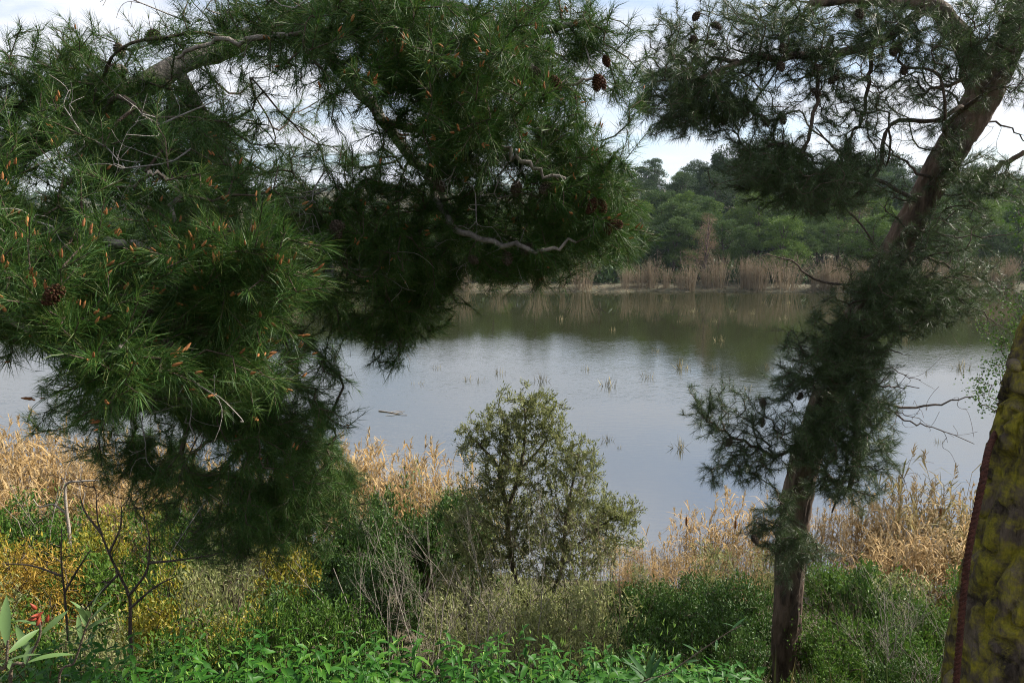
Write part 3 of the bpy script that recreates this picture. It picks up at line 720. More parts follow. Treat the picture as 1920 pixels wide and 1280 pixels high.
for px, top, d, w in [(745, 930, 10.3, 230), (690, 955, 9.4, 220), (620, 985, 9.0, 220), (800, 930, 9.8, 200), (850, 900, 10.4, 170), (560, 1010, 8.4, 240), (650, 1030, 7.5, 260), (720, 1000, 8.4, 220), (490, 1060, 7.0, 240), (540, 1080, 6.2, 240), (600, 1080, 6.6, 200)]:
    shrub(px, top, d, w, 'lentisk', *G_)
G_ = ('small light green shrub just behind the leafy herbs', 'light green shrubs behind the herbs')
for px, top, d, w in [(560, 1110, 4.9, 190), (640, 1140, 4.5, 200), (470, 1140, 4.4, 180)]:
    shrub(px, top, d, w, 'fresh', *G_)
def lab(px, top, d):
    w = 'right behind the crest herbs' if d < 5.6 else ('between the leafless shrubs and the olive trunk' if px < 950 else 'at the foot of the olive trunk')
    return 'bushy grey-green olive sucker ' + w, 'olive suckers ' + w
G_ = (lab,)
for px, top, d, w in [(870, 1000, 8.0, 190), (930, 1040, 7.0, 220), (1010, 1060, 6.6, 230), (1080, 1020, 7.4, 230), (840, 1070, 6.6, 220), (960, 1110, 5.4, 220), (1060, 1110, 5.3, 220), (1130, 1080, 6.2, 210), (880, 1130, 5.0, 180), (1120, 1150, 4.6, 190), (1030, 1160, 4.4, 180)]:
    shrub(px, top, d, w, 'olive', *G_)
def lab(px, top, d):
    w = 'bordering the low tan reeds' if d > 7 else ('beside the leaning pine trunk' if px > 1330 else 'next to the olive suckers')
    return 'dark green leafy shrub ' + w, 'dark shrubs ' + w
G_ = (lab,)
for px, top, d, w in [(1190, 1080, 7.4, 200), (1260, 1090, 7.2, 200), (1320, 1060, 8.0, 200), (1390, 1070, 7.8, 190), (1300, 1120, 6.2, 220), (1220, 1130, 5.6, 200), (1370, 1130, 5.8, 190), (1420, 1100, 7.2, 160), (1290, 1170, 4.8, 190), (1380, 1180, 4.7, 180), (1200, 1180, 4.4, 160)]:
    shrub(px, top, d, w, 'lentisk', *G_)
def lab(px, top, d):
    w = 'in front of the tall tan reeds' if d > 7.8 else ('at the leaning pine trunk' if px < 1610 else ('close to the grey tangle of dry twigs' if d < 6.5 else 'by the lichened trunk'))
    return 'fresh green shrub ' + w, 'green shrubs ' + w
G_ = (lab,)
for px, top, d, w in [(1560, 1030, 9.0, 190), (1610, 1050, 8.4, 200), (1660, 1020, 8.8, 190), (1700, 1060, 7.9, 220), (1640, 1090, 6.9, 220), (1570, 1110, 6.4, 200), (1720, 1110, 6.6, 210), (1670, 1150, 5.6, 220), (1590, 1170, 5.2, 200), (1740, 1170, 5.2, 200), (1540, 1210, 4.6, 170), (1660, 1210, 4.5, 210), (1790, 1090, 7.2, 200), (1860, 1080, 7.4, 220), (1930, 1060, 7.4, 220)]:
    kk = ('fresh', 'lentisk', 'fresh', 'olive')[int(px + d * 10) % 4]
    l_ = lab(px, top, d); cn = {'fresh': ('fresh green', 'green'), 'lentisk': ('dark glossy green', 'dark'), 'olive': ('dull grey-green', 'grey-green')}[kk]
    shrub(px, top, d, w, kk, l_[0].replace('fresh green', cn[0]), l_[1].replace('green shrubs', cn[1] + ' shrubs'))
for px, top, d, w in [(1330, 1030, 9.6, 150), (1440, 1010, 9.6, 140), (1220, 1060, 9.4, 140)]:
    shrub(px, top, d, w, 'olive', 'grey-green shrub growing among the low tan reeds', 'grey-green shrubs among the tan reeds')
# grass over the slope
n = 36000
fx = rng.uniform(-11, 11, n); fy = rng.uniform(2.6, 13.2, n); fz = ground(fx, fy); k = vnoise(fx * .8, fy * .8, 6) > .25
fx, fy, fz = fx[k], fy[k], fz[k]; n = len(fx)
d = unit(rng.normal(0, .45, (n, 3)) + [0, 0, 1]); mb = MB()
leaves(mb, np.stack([fx, fy, fz - .01], -1), d, perp(d), rng.uniform(.10, .34, n), .006)
o = mb.build('bank_grass', M['grass']); o['kind'] = 'stuff'; tag(o, 'rough grass covering the slope between the shrubs', 'grass')

# ------------------------------------------------------------------ bare shrubs and saplings
def branchy(mb, b, d, L, r, lvl, wob=.06):
    n = 7; p = [b]; q = d
    for k in range(n):
        q = unit(q + rng.normal(0, wob, 3) + np.array([0, 0, .035])); p.append(p[-1] + q * L / n)
    p = np.array(p); tube(mb, p, np.linspace(r, r * .45, n + 1), 5 if lvl > 1 else 3)
    if lvl == 0: return
    for k in range(int(rng.integers(3, 6))):
        i = int(rng.integers(2, n + 1)); t_ = unit(p[i] - p[i - 1]); e = unit(t_ * rng.uniform(.75, 1.1) + perp(t_[None])[0] * rng.uniform(.4, .75) + np.array([0, 0, .12]))
        branchy(mb, p[i], e, L * rng.uniform(.35, .62), max(r * .5 * (1 - .06 * i), .0009), lvl - 1, wob)

def bare(px, top, base_d, h_w, mat, label, n=90, thick=.0028, name='bare_shrub', stems=3, cat='bare shrub', group=None, wob=.07):
    tp = P(px, top, base_d); z = float(ground(tp[0], base_d)) - .1; h = tp[2] - z; w = h_w / FPX * base_d; mb = MB()
    for k in range(stems):
        a = 6.28 * k / stems + rng.uniform(0, 1); r = w * .5 / h * rng.uniform(.5, 1)
        branchy(mb, np.zeros(3), unit(np.array([math.cos(a) * r, math.sin(a) * r, 1.0])), h * rng.uniform(.75, .95), thick * 3.4, 3, wob)
    t = thing(name, label, cat, (tp[0], base_d, z), 0, 1.0, group)
    mb.build('branches', M[mat], t, True); return t
bare(715, 1010, 5.4, 190, 'pale_stem', 'leafless grey shrub with forked twigs behind the herbs', 110, .0024)
bare(800, 985, 6.0, 170, 'pale_stem', 'leafless pale shrub directly left of the olive foliage', 90, .0024)
bare(885, 1090, 4.4, 130, 'pale_stem', 'low leafless twiggy shrub in front of the olive suckers', 70, .0022)
bare(1160, 1020, 6.4, 120, 'stem', 'thin leafless brown shrub right of the olive foliage', 60, .0022)
bare(1745, 1215, 4.4, 130, 'pale_stem', 'grey tangle of dry twigs beside the lichened trunk foot', 190, .0012, stems=6, wob=.2)
bare(1600, 1060, 6.0, 110, 'stem', 'thin leafless brown shrub between the leaning pine and the green shrubs', 60, .0018)
bare(1690, 1120, 5.0, 130, 'pale_stem', 'leafless pale twigs rising from the green shrubs near the lichened trunk', 60, .0016)
bare(400, 1000, 6.6, 150, 'stem', 'leafless brown twigs among the shrubs under the left pine boughs', 60, .0018)
bare(985, 1060, 5.2, 130, 'pale_stem', 'tall leafless pale twigs standing in front of the olive trunk', 60, .0018)
bare(90, 905, 10.5, 130, 'pale_stem', 'pale bleached branches sticking out of the shrubs by the golden reeds', 26, .004)
# dark forked sapling in front of the yellow shrubs
t = thing('bare_sapling', 'dark leafless forked sapling in front of the yellow-green shrubs', 'sapling', P(245, 1215, 3.6))
o0 = P(245, 1215, 3.6); mb = MB()
forks = [[(245, 1230), (244, 1160), (242, 1115), (215, 1060), (185, 985), (180, 920)], [(242, 1115), (275, 1070), (280, 1010), (268, 960)], [(278, 1055), (330, 1050), (400, 1040)], [(222, 1075), (180, 1120), (150, 1150)],
         [(205, 1035), (225, 990), (228, 950)], [(244, 1140), (290, 1100), (330, 1080)], [(190, 1000), (160, 960), (150, 930)]]
L_ = [Pv([(x, y, 3.6 + .02 * i * (-1) ** k) for i, (x, y) in enumerate(f)]) - o0 for k, f in enumerate(forks)]
for k, l in enumerate(L_): tube(mb, spline(l, 12), np.linspace(.013 if k == 0 else .008, .003, 12), 6)
att = np.concatenate([l[int(q_)] + rng.normal(0, .13, (7, 3)) + [0, 0, .07] for l in L_ for q_ in (-1, len(l) // 2)]); g = grow([spline(l, 12) for l in L_], att, .05, .2); twig_mesh(mb, g, .0016, .35, .004, 3)
mb.build('branches', M['dark_bark'], t, True)
t = thing('bare_sapling', 'pale dead stem with a right-angled top rising from the left shrubs', 'sapling', P(130, 1050, 9.4))
o0 = P(130, 1050, 9.4); mb = MB()
tube(mb, spline(Pv([(130, 1060, 9.4), (130, 1000, 9.4), (124, 950, 9.4), (124, 908, 9.4), (150, 902, 9.4), (185, 900, 9.4)]) - o0, 22), np.linspace(.03, .012, 22), 6)
tube(mb, spline(Pv([(127, 965, 9.4), (100, 945, 9.35), (75, 950, 9.3), (62, 935, 9.3)]) - o0, 10), np.linspace(.016, .006, 10), 5)
mb.build('stem', M['pale_stem'], t, True)
t = thing('bare_sapling', 'thin dark upright leafless stem left of the forked sapling', 'sapling', P(125, 1170, 4.0))
o0 = P(125, 1170, 4.0); mb = MB()
for f in ([(128, 1200), (122, 1120), (115, 1050), (116, 985)], [(118, 1080), (60, 1060), (5, 1056)], [(121, 1110), (150, 1060), (170, 1030)]):
    tube(mb, spline(Pv([(x, y, 4.0) for x, y in f]) - o0, 10), np.linspace(.008, .003, 10), 5)
mb.build('stem', M['dark_bark'], t, True)

# ------------------------------------------------------------------ olive tree
OD = 8.2
ob = P(1000, 1150, OD); ob[2] = float(ground(ob[0], OD)) - .1
ot = thing('olive_tree', 'grey-green olive tree rising in front of the lake, two rounded tops', 'olive tree', ob)
trunkL = [[(1000, 1170, OD), (960, 1060, OD), (950, 960, OD), (935, 880, OD), (905, 840, OD), (880, 815, OD)],
          [(950, 960, OD), (975, 880, OD + .1), (985, 800, OD + .1), (980, 745, OD)],
          [(935, 880, OD), (950, 820, OD - .1), (940, 770, OD - .1)],
          [(1000, 1170, OD), (1050, 1080, OD - .1), (1060, 980, OD), (1075, 900, OD), (1085, 850, OD)],
          [(1055, 1040, OD), (1110, 1000, OD - .1), (1150, 970, OD), (1185, 960, OD)],
          [(975, 880, OD), (1020, 830, OD + .1), (1035, 790, OD + .1)]]
lines = [spline(Pv(l) - ob, 14) for l in trunkL]
tm = MB()
for k, l in enumerate(lines): tube(tm, l, np.linspace((.045, .028, .02, .035, .02, .018)[k], .008, 14), 7)
blobs = [(985, 765, 55, 35, 130), (925, 805, 55, 32, 130), (1020, 800, 40, 45, 120), (960, 860, 70, 50, 170), (1030, 880, 45, 50, 110), (1085, 860, 35, 35, 80), (1090, 920, 45, 50, 110), (1010, 950, 90, 50, 200), (1120, 965, 60, 35, 100), (1165, 962, 35, 22, 60),
         (930, 960, 60, 50, 120), (880, 960, 55, 50, 90), (1070, 1010, 90, 50, 180), (960, 1040, 90, 50, 160), (885, 830, 25, 28, 40), (900, 1010, 70, 50, 130), (1000, 1000, 80, 50, 150), (1040, 1080, 80, 50, 120), (940, 900, 60, 40, 110), (1150, 1010, 50, 40, 60)]
att = []
for x, y, rx, ry, n in blobs:
    q = spray(n, .6); att += [P(x + a * rx, y + b_ * ry, OD + c * rx / FPX * OD * 1.0) - ob for a, b_, c in q]
g = grow(lines, np.array(att), .09, .15, .4, .08)
twig_mesh(tm, g, .0022, .40, .02, 3); tm.build('trunk', M['stem'], ot, True)
pos, par, tips, cnt, n0 = g; per = 19; idx = np.repeat(tips, per); n = len(idx)
ax = np.repeat(unit(pos[tips] - pos[par[tips]] + [0, 0, .03]), per, 0)
lf = MB(); d = unit(ax + rng.normal(0, .5, (n, 3)) + [0, 0, .35])
leaves(lf, pos[idx] - ax * rng.uniform(-.03, .12, n)[:, None] + rng.normal(0, .018, (n, 3)), d, unit(rng.normal(0, .6, (n, 3)) + [0, 0, 1]), rng.uniform(.04, .065, n), rng.uniform(.011, .016, n))
o = lf.build('crown', M['olive'], ot); o['kind'] = 'stuff'

# ------------------------------------------------------------------ pine cones (shared)
def cone_mesh(mat, L=.085, W=.026, n=64, open_=.5):
    mb = MB(); k = np.arange(n); t_ = (k + .5) / n; a = k * 2.39996
    prof = W * np.sin(np.pi * np.clip(t_ * .9 + .08, 0, 1)) ** .65
    c = np.stack([np.cos(a) * prof * .6, np.sin(a) * prof * .6, L * (t_ - .0)], -1)
    r_ = np.stack([np.cos(a), np.sin(a), a * 0], -1); s_ = np.stack([-np.sin(a), np.cos(a), a * 0], -1); u_ = np.array([0, 0, 1.0])
    w = (W * .42 * (1.0 - .5 * t_))[:, None]; e = c + r_ * (prof * .55)[:, None] + u_ * .006
    V = np.stack([c - s_ * w * .6, c + s_ * w * .6, e + s_ * w + u_ * .003, e - s_ * w + u_ * .003, e + r_ * .004 - u_ * .003], 1)
    i = k[:, None] * 5; mb.add(V.reshape(-1, 3), i + np.array([[0, 1, 2, 3]])); mb.F.append(i + np.array([[3, 2, 4]])); mb.F.append(i + np.array([[0, 3, 4]])); mb.F.append(i + np.array([[1, 4, 2]]))
    z = np.linspace(0, L, 7); tube(mb, np.stack([z * 0, z * 0, z], -1), np.maximum(W * .7 * np.sin(np.pi * np.linspace(.08, .98, 7)) ** .65, .003), 7)
    return mb.mesh('cone', mat)
CONE = cone_mesh(M['cone']); CONE_R = cone_mesh(M['cone_red'], .09, .022, 70, .3)
def pollen_mesh():
    mb = MB(); L = .022; z = np.linspace(0, L, 6); w = .0042 * np.array([.7, 1, .95, .85, .6, .2]); w[::2] *= .85
    tube(mb, np.stack([z * 0, z * 0, z], -1), w, 6); return mb.mesh('pollen_cone', M['pollen'])
POL = pollen_mesh()
from mathutils import Vector
def orient(o, loc, axis, s=1.0):
    o.rotation_mode = 'QUATERNION'; o.rotation_quaternion = Vector((0, 0, 1)).rotation_difference(Vector(axis)); o.location = loc; o.scale = (s, s, s)

def bark_disp(m, sides, r, plates=9, depth=.02, seed=0, vs=6.0, zs=None):
    """Bark relief: plates split by fissures that run up the stem."""
    a = np.linspace(0, 1, sides, endpoint=False)[None] * plates; z = (zs if zs is not None else np.linspace(0, 1, m))[:, None] * vs
    a = a + .5 * (vnoise(z * 1.1 + a * 0, a * .7, seed) - .5)
    def per(aa, zz_, s_):
        return vnoise(np.mod(aa, plates), zz_, s_) * (1 - np.mod(aa, plates) / plates) + vnoise(np.mod(aa, plates) - plates, zz_, s_) * np.mod(aa, plates) / plates
    n1 = per(a * 1.0, z, seed + 1); n2 = per(a * 2.3, z * 2.2, seed + 2); n3 = per(a * 6, z * 6, seed + 3)
    ridg = 1 - np.abs(2 * n1 - 1); ridg2 = 1 - np.abs(2 * n2 - 1)
    cr = np.clip((ridg - .78) / .22, 0, 1); cr2 = np.clip((ridg2 - .82) / .18, 0, 1)
    return -depth * np.maximum(cr, cr2 * .8) + depth * .35 * (n3 - .5)

# ------------------------------------------------------------------ left pine
LB = np.array([-3.7, 2.6, float(ground(-3.7, 2.6)) - .1])
lp = thing('pine_tree', 'big dark green pine with drooping boughs and cones filling the left side', 'pine tree', LB)
trk = spline(np.array([[-3.7, 2.6, LB[2]], [-3.65, 2.7, 5.9], [-3.5, 2.9, 7.0], [-3.35, 3.1, 8.2], [-3.2, 3.2, 9.5], [-3.0, 3.3, 11.0]]) - LB, 80)
mb = MB(); tube(mb, trk, np.linspace(.19, .10, 80), 36, bark_disp(80, 36, .2, 9, .022, 3, 16)); mb.build('trunk', M['dark_bark'], lp, True)
T_ = lambda z: np.array([np.interp(z, (trk + LB)[:, 2], (trk + LB)[:, i]) for i in range(3)])
def lim(first, pts): return np.vstack([first, Pv(pts)]) if first is not None else Pv(pts)
limbs = [
 (lim(T_(7.0), [(-60, 320, 3.4), (60, 268, 3.5), (200, 195, 3.6), (330, 125, 3.7), (420, 92, 3.8), (540, 40, 3.9), (700, -40, 4.0), (850, -90, 3.9)]), .075, .035),
 (lim(None, [(540, 40, 3.9), (640, 130, 3.9), (720, 230, 3.8), (800, 330, 3.7), (870, 415, 3.6), (980, 460, 3.5), (1060, 470, 3.4)]), .04, .010),
 (lim(None, [(700, -40, 4.0), (850, 10, 3.5), (980, 60, 3.3), (1100, 40, 3.1)]), .032, .010),
 (lim(None, [(720, 230, 3.8), (880, 265, 3.5), (1000, 310, 3.3), (1100, 330, 3.1)]), .022, .008),
 (lim(T_(6.3), [(-250, 540, 2.3), (-60, 575, 1.95), (0, 592, 1.9), (80, 632, 1.85), (160, 668, 1.8), (230, 650, 1.78)]), .030, .010),
 (lim(T_(6.6), [(-150, 430, 2.6), (100, 430, 2.5), (300, 480, 2.3), (440, 520, 2.15)]), .03, .008),
 (lim(None, [(330, 125, 3.7), (410, 300, 3.9), (460, 450, 4.0), (480, 620, 4.0), (470, 780, 3.9), (490, 920, 4.1), (480, 990, 4.2)]), .032, .010),
 (lim(None, [(460, 450, 4.0), (600, 470, 3.7), (700, 540, 3.6)]), .02, .008),
 (lim(None, [(200, 195, 3.6), (230, 130, 3.4), (150, 150, 3.2), (60, 110, 3.1)]), .018, .006),
 (lim(None, [(700, -40, 4.0), (760, 60, 3.4), (800, 180, 3.0)]), .02, .008),
 (lim(None, [(800, 330, 3.7), (830, 290, 3.1), (930, 275, 2.85), (985, 310, 2.8), (1060, 335, 2.8)]), .016, .006),
 (lim(None, [(800, 330, 3.7), (850, 420, 3.15), (930, 455, 3.0), (1010, 470, 2.9), (1080, 455, 2.9)]), .018, .006),
 (lim(None, [(980, 60, 3.3), (1000, 130, 3.0), (1040, 160, 2.9), (1120, 140, 2.85)]), .014, .005),
 (lim(None, [(540, 40, 3.9), (560, 60, 3.0), (500, 70, 2.8), (400, 80, 2.8), (330, 110, 2.8)]), .016, .006),
 (lim(None, [(300, 480, 2.3), (330, 350, 2.3), (290, 330, 2.2), (250, 350, 2.2)]), .008, .004),
 (lim(None, [(410, 300, 3.9), (330, 500, 3.5), (300, 650, 3.3), (320, 760, 3.2)]), .018, .008),
]
lines = [spline(l - LB, 26) for l, a, b in limbs]
for l, (_, a, b) in zip(lines, limbs):
    mb = MB(); tube(mb, l + np.vstack([np.zeros(3), rng.normal(0, .008, (24, 3)), np.zeros(3)]), np.linspace(a, b, 26), 9); mb.build('limb', M['limb'], lp, True)
# foliage masses: px, py, rx, ry, depth, depth radius, shoots
LBLOB = [
 (120, 130, 110, 80, 3.2, .25, 90), (30, 200, 110, 70, 3.2, .3, 90), (420, 40, 100, 60, 3.3, .3, 70), (140, 300, 150, 80, 2.9, .3, 90), (330, 230, 110, 80, 3.3, .3, 90), (240, 300, 170, 80, 3.0, .35, 110), (180, 200, 90, 60, 3.3, .3, 60), (330, 90, 80, 60, 3.5, .3, 40), (400, 290, 70, 60, 3.4, .3, 40), (60, 250, 110, 90, 3.2, .3, 90), (230, 230, 120, 90, 3.3, .3, 90),
 (120, 400, 190, 150, 2.5, .4, 260), (330, 400, 180, 140, 2.7, .45, 220), (-80, 420, 160, 200, 2.4, .4, 120),
 (80, 520, 150, 90, 2.0, .2, 100), (220, 690, 100, 70, 1.85, .15, 55), (60, 610, 110, 60, 1.9, .2, 45),
 (430, 510, 140, 80, 2.1, .2, 110), (420, 660, 120, 110, 2.3, .3, 120), (300, 600, 120, 100, 2.2, .25, 80),
 (520, 60, 180, 90, 3.2, .4, 150), (420, 170, 160, 90, 3.7, .4, 70), (560, 250, 120, 120, 4.6, .4, 26),
 (640, 40, 120, 80, 2.9, .3, 90), (800, 110, 180, 140, 2.8, .35, 300), (760, 20, 180, 80, 3.0, .4, 110), (880, 190, 130, 110, 2.8, .3, 150),
 (800, 330, 180, 120, 3.4, .4, 220), (1000, 60, 110, 80, 3.3, .3, 80), (1090, 150, 95, 110, 3.2, .3, 150), (1010, 260, 130, 110, 3.3, .35, 140),
 (1110, 330, 90, 100, 3.1, .25, 120), (1080, 420, 115, 80, 3.2, .3, 180), (1130, 430, 60, 50, 3.0, .2, 40), (930, 430, 160, 90, 3.5, .4, 180), (980, 490, 110, 35, 3.4, .2, 60),
 (640, 420, 140, 100, 3.2, .35, 130), (640, 500, 130, 80, 3.3, .3, 140), (720, 575, 95, 60, 3.5, .3, 240), (640, 620, 95, 75, 3.5, .3, 240), (560, 560, 80, 80, 3.4, .3, 110), (800, 520, 110, 50, 3.5, .3, 130), (880, 510, 90, 40, 3.5, .3, 60),
 (500, 350, 130, 100, 3.6, .4, 90), (480, 620, 100, 90, 3.7, .3, 60),
 (330, 740, 190, 100, 3.0, .35, 220), (430, 780, 170, 110, 3.2, .35, 330), (490, 850, 140, 100, 3.4, .4, 290), (300, 860, 130, 60, 3.5, .3, 130), (470, 950, 175, 90, 3.7, .45, 400), (570, 900, 75, 100, 3.6, .3, 230), (420, 1010, 90, 40, 4.2, .25, 60), (170, 790, 90, 60, 3.3, .3, 50),
]
att, dens = [], []
for x, y, rx, ry, dc, dr, n in LBLOB:
    q = spray(n)
    att += [P(x + a * rx, y + b_ * ry, dc + c * dr) - LB for a, b_, c in q]
g = grow(lines, airy(np.array(att), 3.2, .30), .10, .18, .45, .09, up=.05)
mb = MB(); twig_mesh(mb, g, .0019, .40, .022, 4); o = mb.build('twigs', M['twig'], lp, True); o['kind'] = 'stuff'
pos, par, tips, cnt, n0 = g
up = np.array([0, 0, 1.0])
back = pos[par[par[tips]]]; axis = unit(unit(pos[tips] - back) + up * .35 + rng.normal(0, .22, (len(tips), 3)))
nd = MB(); B0 = pos[tips] + axis * .03; near = np.linalg.norm(B0 + LB - CAM, axis=1) < 2.9
needles(nd, B0[near], axis[near], 66, (14, 66), (.050, .085), .0016, .13, .02, 2)
needles(nd, B0[~near], axis[~near], 60, (14, 66), (.050, .082), .0022, .13, .02, 1)
s0, s1, sd = subshoots(g, axis, 1, .10)
mb = MB(); prisms(mb, s0, s1, np.full(len(s0), .002), np.full(len(s0), .0015), 3); o = mb.build('twigs', M['twig'], lp); o['kind'] = 'stuff'
near1 = np.linalg.norm(s1 + LB - CAM, axis=1) < 2.9
needles(nd, s1[near1], sd[near1], 46, (14, 66), (.05, .085), .0017, .12, .02, 2)
needles(nd, s1[~near1], sd[~near1], 40, (14, 66), (.05, .082), .0022, .12, .02, 1)
# a second, older whorl further down each shoot
needles(nd, pos[par[tips]], unit(pos[tips] - pos[par[tips]] + up * .03), 24, (30, 75), (.055, .09), .0020, .10, .03, 1)
o = nd.build('crown', M['needle'], lp); o['kind'] = 'stuff'
# pollen cones on the shoot tips: the nearest ones singly, the rest joined
wp = pos[tips] + LB
dist = np.linalg.norm(wp - CAM, axis=1); order = np.argsort(dist + rng.normal(0, .35, len(dist)))
K1 = 260; rest = MB()
V0 = np.empty(len(POL.vertices) * 3); POL.vertices.foreach_get('co', V0); V0 = V0.reshape(-1, 3); F0 = np.array([p_.vertices[:] for p_ in POL.polygons if len(p_.vertices) == 4]); F1 = np.array([p_.vertices[:] for p_ in POL.polygons if len(p_.vertices) == 3])
c_ = 0
for i in order[:900]:
    if rng.random() < .3: continue
    for k in range(int(rng.integers(1, 4))):
        ax = unit(axis[i] + up * .5 + rng.normal(0, .18, 3)); p_ = pos[tips[i]] + axis[i] * .035 + rng.normal(0, .008, 3); s = rng.uniform(.55, 1.25)
        if c_ < K1:
            o = link('pollen_cone', POL, lp); orient(o, p_, ax, s); c_ += 1
        else:
            z_ = ax; x_ = unit(np.cross(z_, [.3, .9, .1])); y_ = np.cross(z_, x_); V = p_ + s * (V0[:, :1] * x_ + V0[:, 1:2] * y_ + V0[:, 2:] * z_)
            rest.add(V, F0); rest.F.append(F1 + rest.n - len(V))
o = rest.build('pollen_cones', M['pollen'], lp); o['kind'] = 'stuff'
# seed cones
for px, py, d, m_, s in [(275, 595, 1.95, 0, 1.0), (300, 620, 1.95, 0, 1.05), (255, 575, 2.0, 0, .9), (345, 590, 2.05, 0, .95), (310, 650, 1.95, 0, .9), (350, 605, 2.1, 0, .85), (110, 555, 1.75, 1, .9), (165, 545, 1.75, 1, .9), (180, 665, 1.75, 1, .8),
    (945, 258, 2.9, 0, 1), (875, 268, 3.0, 0, 1), (920, 275, 3.1, 0, .9), (988, 150, 3.0, 0, 1), (1020, 205, 3.0, 0, 1.05), (968, 345, 3.0, 0, 1), (968, 365, 3.0, 0, .95), (1042, 345, 2.9, 0, 1), (1133, 345, 2.9, 1, 1), (1120, 380, 2.8, 1, 1), (1130, 390, 2.8, 1, .95), (1170, 435, 2.8, 1, 1), (1160, 170, 2.9, 1, .9), (1145, 175, 2.9, 1, 1), (1030, 130, 2.9, 1, 1), (1025, 125, 2.95, 1, .9),
    (1005, 462, 3.1, 0, 1.05), (960, 465, 3.1, 0, 1), (850, 495, 3.2, 0, .8), (800, 310, 3.0, 0, .9), (640, 400, 2.9, 0, .95), (575, 410, 2.9, 0, 1), (610, 430, 2.9, 0, .9), (260, 100, 3.3, 0, 1), (300, 20, 3.3, 0, 1), (290, 50, 3.3, 0, .95), (310, 48, 3.3, 0, .9), (628, 80, 3.0, 1, .9), (965, 12, 3.1, 1, 1), (985, 20, 3.1, 1, 1), (970, 35, 3.1, 1, .9), (1035, 5, 3.1, 1, 1), (660, 925, 3.7, 1, 1), (670, 915, 3.7, 0, 1), (1180, 100, 3.0, 1, .8)]:
    p_ = P(px, py, d) - LB
    i = np.argmin(((pos - p_) ** 2).sum(1)); p_ = p_ + (pos[i] - p_) * (1.0 if np.linalg.norm(pos[i] - p_) < .25 else .6)
    o = link('cone', CONE_R if m_ else CONE, lp); orient(o, p_, unit(np.array([rng.normal(0, .5), -.35, -.7 + rng.normal(0, .4)])), s * .82)
# dead grey twiglets inside the boughs
dt = MB()
for px, py, d in [(560, 310, 2.9), (290, 330, 2.3), (320, 345, 2.4), (180, 250, 2.9), (540, 370, 3.0), (620, 430, 3.0), (870, 300, 2.9), (880, 320, 2.85), (900, 285, 2.85), (760, 90, 2.6), (820, 150, 2.6), (560, 600, 3.2), (330, 620, 2.0), (350, 780, 2.7), (330, 790, 2.7), (430, 740, 2.6), (260, 780, 2.9), (400, 900, 3.4), (980, 300, 3.0), (1000, 380, 3.0), (700, 500, 3.1), (720, 650, 3.6), (420, 200, 3.2), (390, 60, 3.0), (590, 40, 2.8), (1040, 90, 3.0), (860, 430, 3.2), (940, 460, 3.2), (150, 290, 2.5), (60, 380, 2.1), (230, 430, 2.2), (500, 170, 3.4), (470, 60, 3.2)]:
    for rep in range(2):
        c = P(px, py, d + .1) - LB + rng.normal(0, .05, 3); i = np.argmin(((pos - c) ** 2).sum(1)); L = rng.uniform(.09, .2)
        a = unit(rng.normal(0, 1, 3) + [0, -.8, -.1]); s0 = pos[i] if np.linalg.norm(pos[i] - c) < .3 else c
        ln = spline([s0, s0 + a * L * .5 + rng.normal(0, .03, 3), s0 + a * L + rng.normal(0, .05, 3)], 6)
        gg = grow([ln], ln[-1] + rng.normal(0, L * .38, (9, 3)) + a * .03, .03, .3, .35, .08); tube(dt, ln, np.linspace(.004, .002, 6), 4); twig_mesh(dt, gg, .0011, .3, .0025, 3)
o = dt.build('dead_twigs', M['deadtwig'], lp); o['kind'] = 'stuff'

# ------------------------------------------------------------------ leaning pine on the right
RPTS = [(1476, 1330, 6.6, 31), (1474, 1180, 6.6, 30), (1481, 1060, 6.55, 31), (1493, 940, 6.5, 32), (1517, 840, 6.4, 31), (1548, 750, 6.3, 31), (1584, 650, 6.2, 31), (1628, 560, 6.1, 32), (1684, 460, 6.0, 33), (1738, 360, 5.9, 34), (1792, 265, 5.8, 38), (1838, 190, 5.75, 40), (1880, 100, 5.7, 38), (1940, -30, 5.6, 36), (2020, -200, 5.5, 32), (2100, -420, 5.5, 25)]
RB = P(*RPTS[0][:3])
RB[2] = min(RB[2], float(ground(RB[0], RB[1])) - .05)
rp = thing('pine_tree', 'leaning curved pine with thin drooping foliage at the right of the lake', 'pine tree', RB)
rpath = Pv([r_[:3] for r_ in RPTS]) - RB; rpath = np.vstack([[rpath[0] - [0, 0, .3 + max(0, rpath[0][2])]], rpath]) if rpath[0][2] > .02 else rpath
rrad = np.array([r_[3] / FPX * r_[2] * np.interp(r_[1], [0, 500, 900], [.74, .80, .94]) for r_ in RPTS]); rrad = np.concatenate([[rrad[0] * 1.1], rrad]) if len(rpath) > len(rrad) else rrad
sp = spline(np.hstack([rpath, rrad[:, None]]), 260)
mb = MB(); tube(mb, sp[:, :3], sp[:, 3], 54, bark_disp(260, 54, .16, 12, .020, 5, 36)); mb.build('trunk', M['trunk_r'], rp, True)
tl = sp[::4, :3]
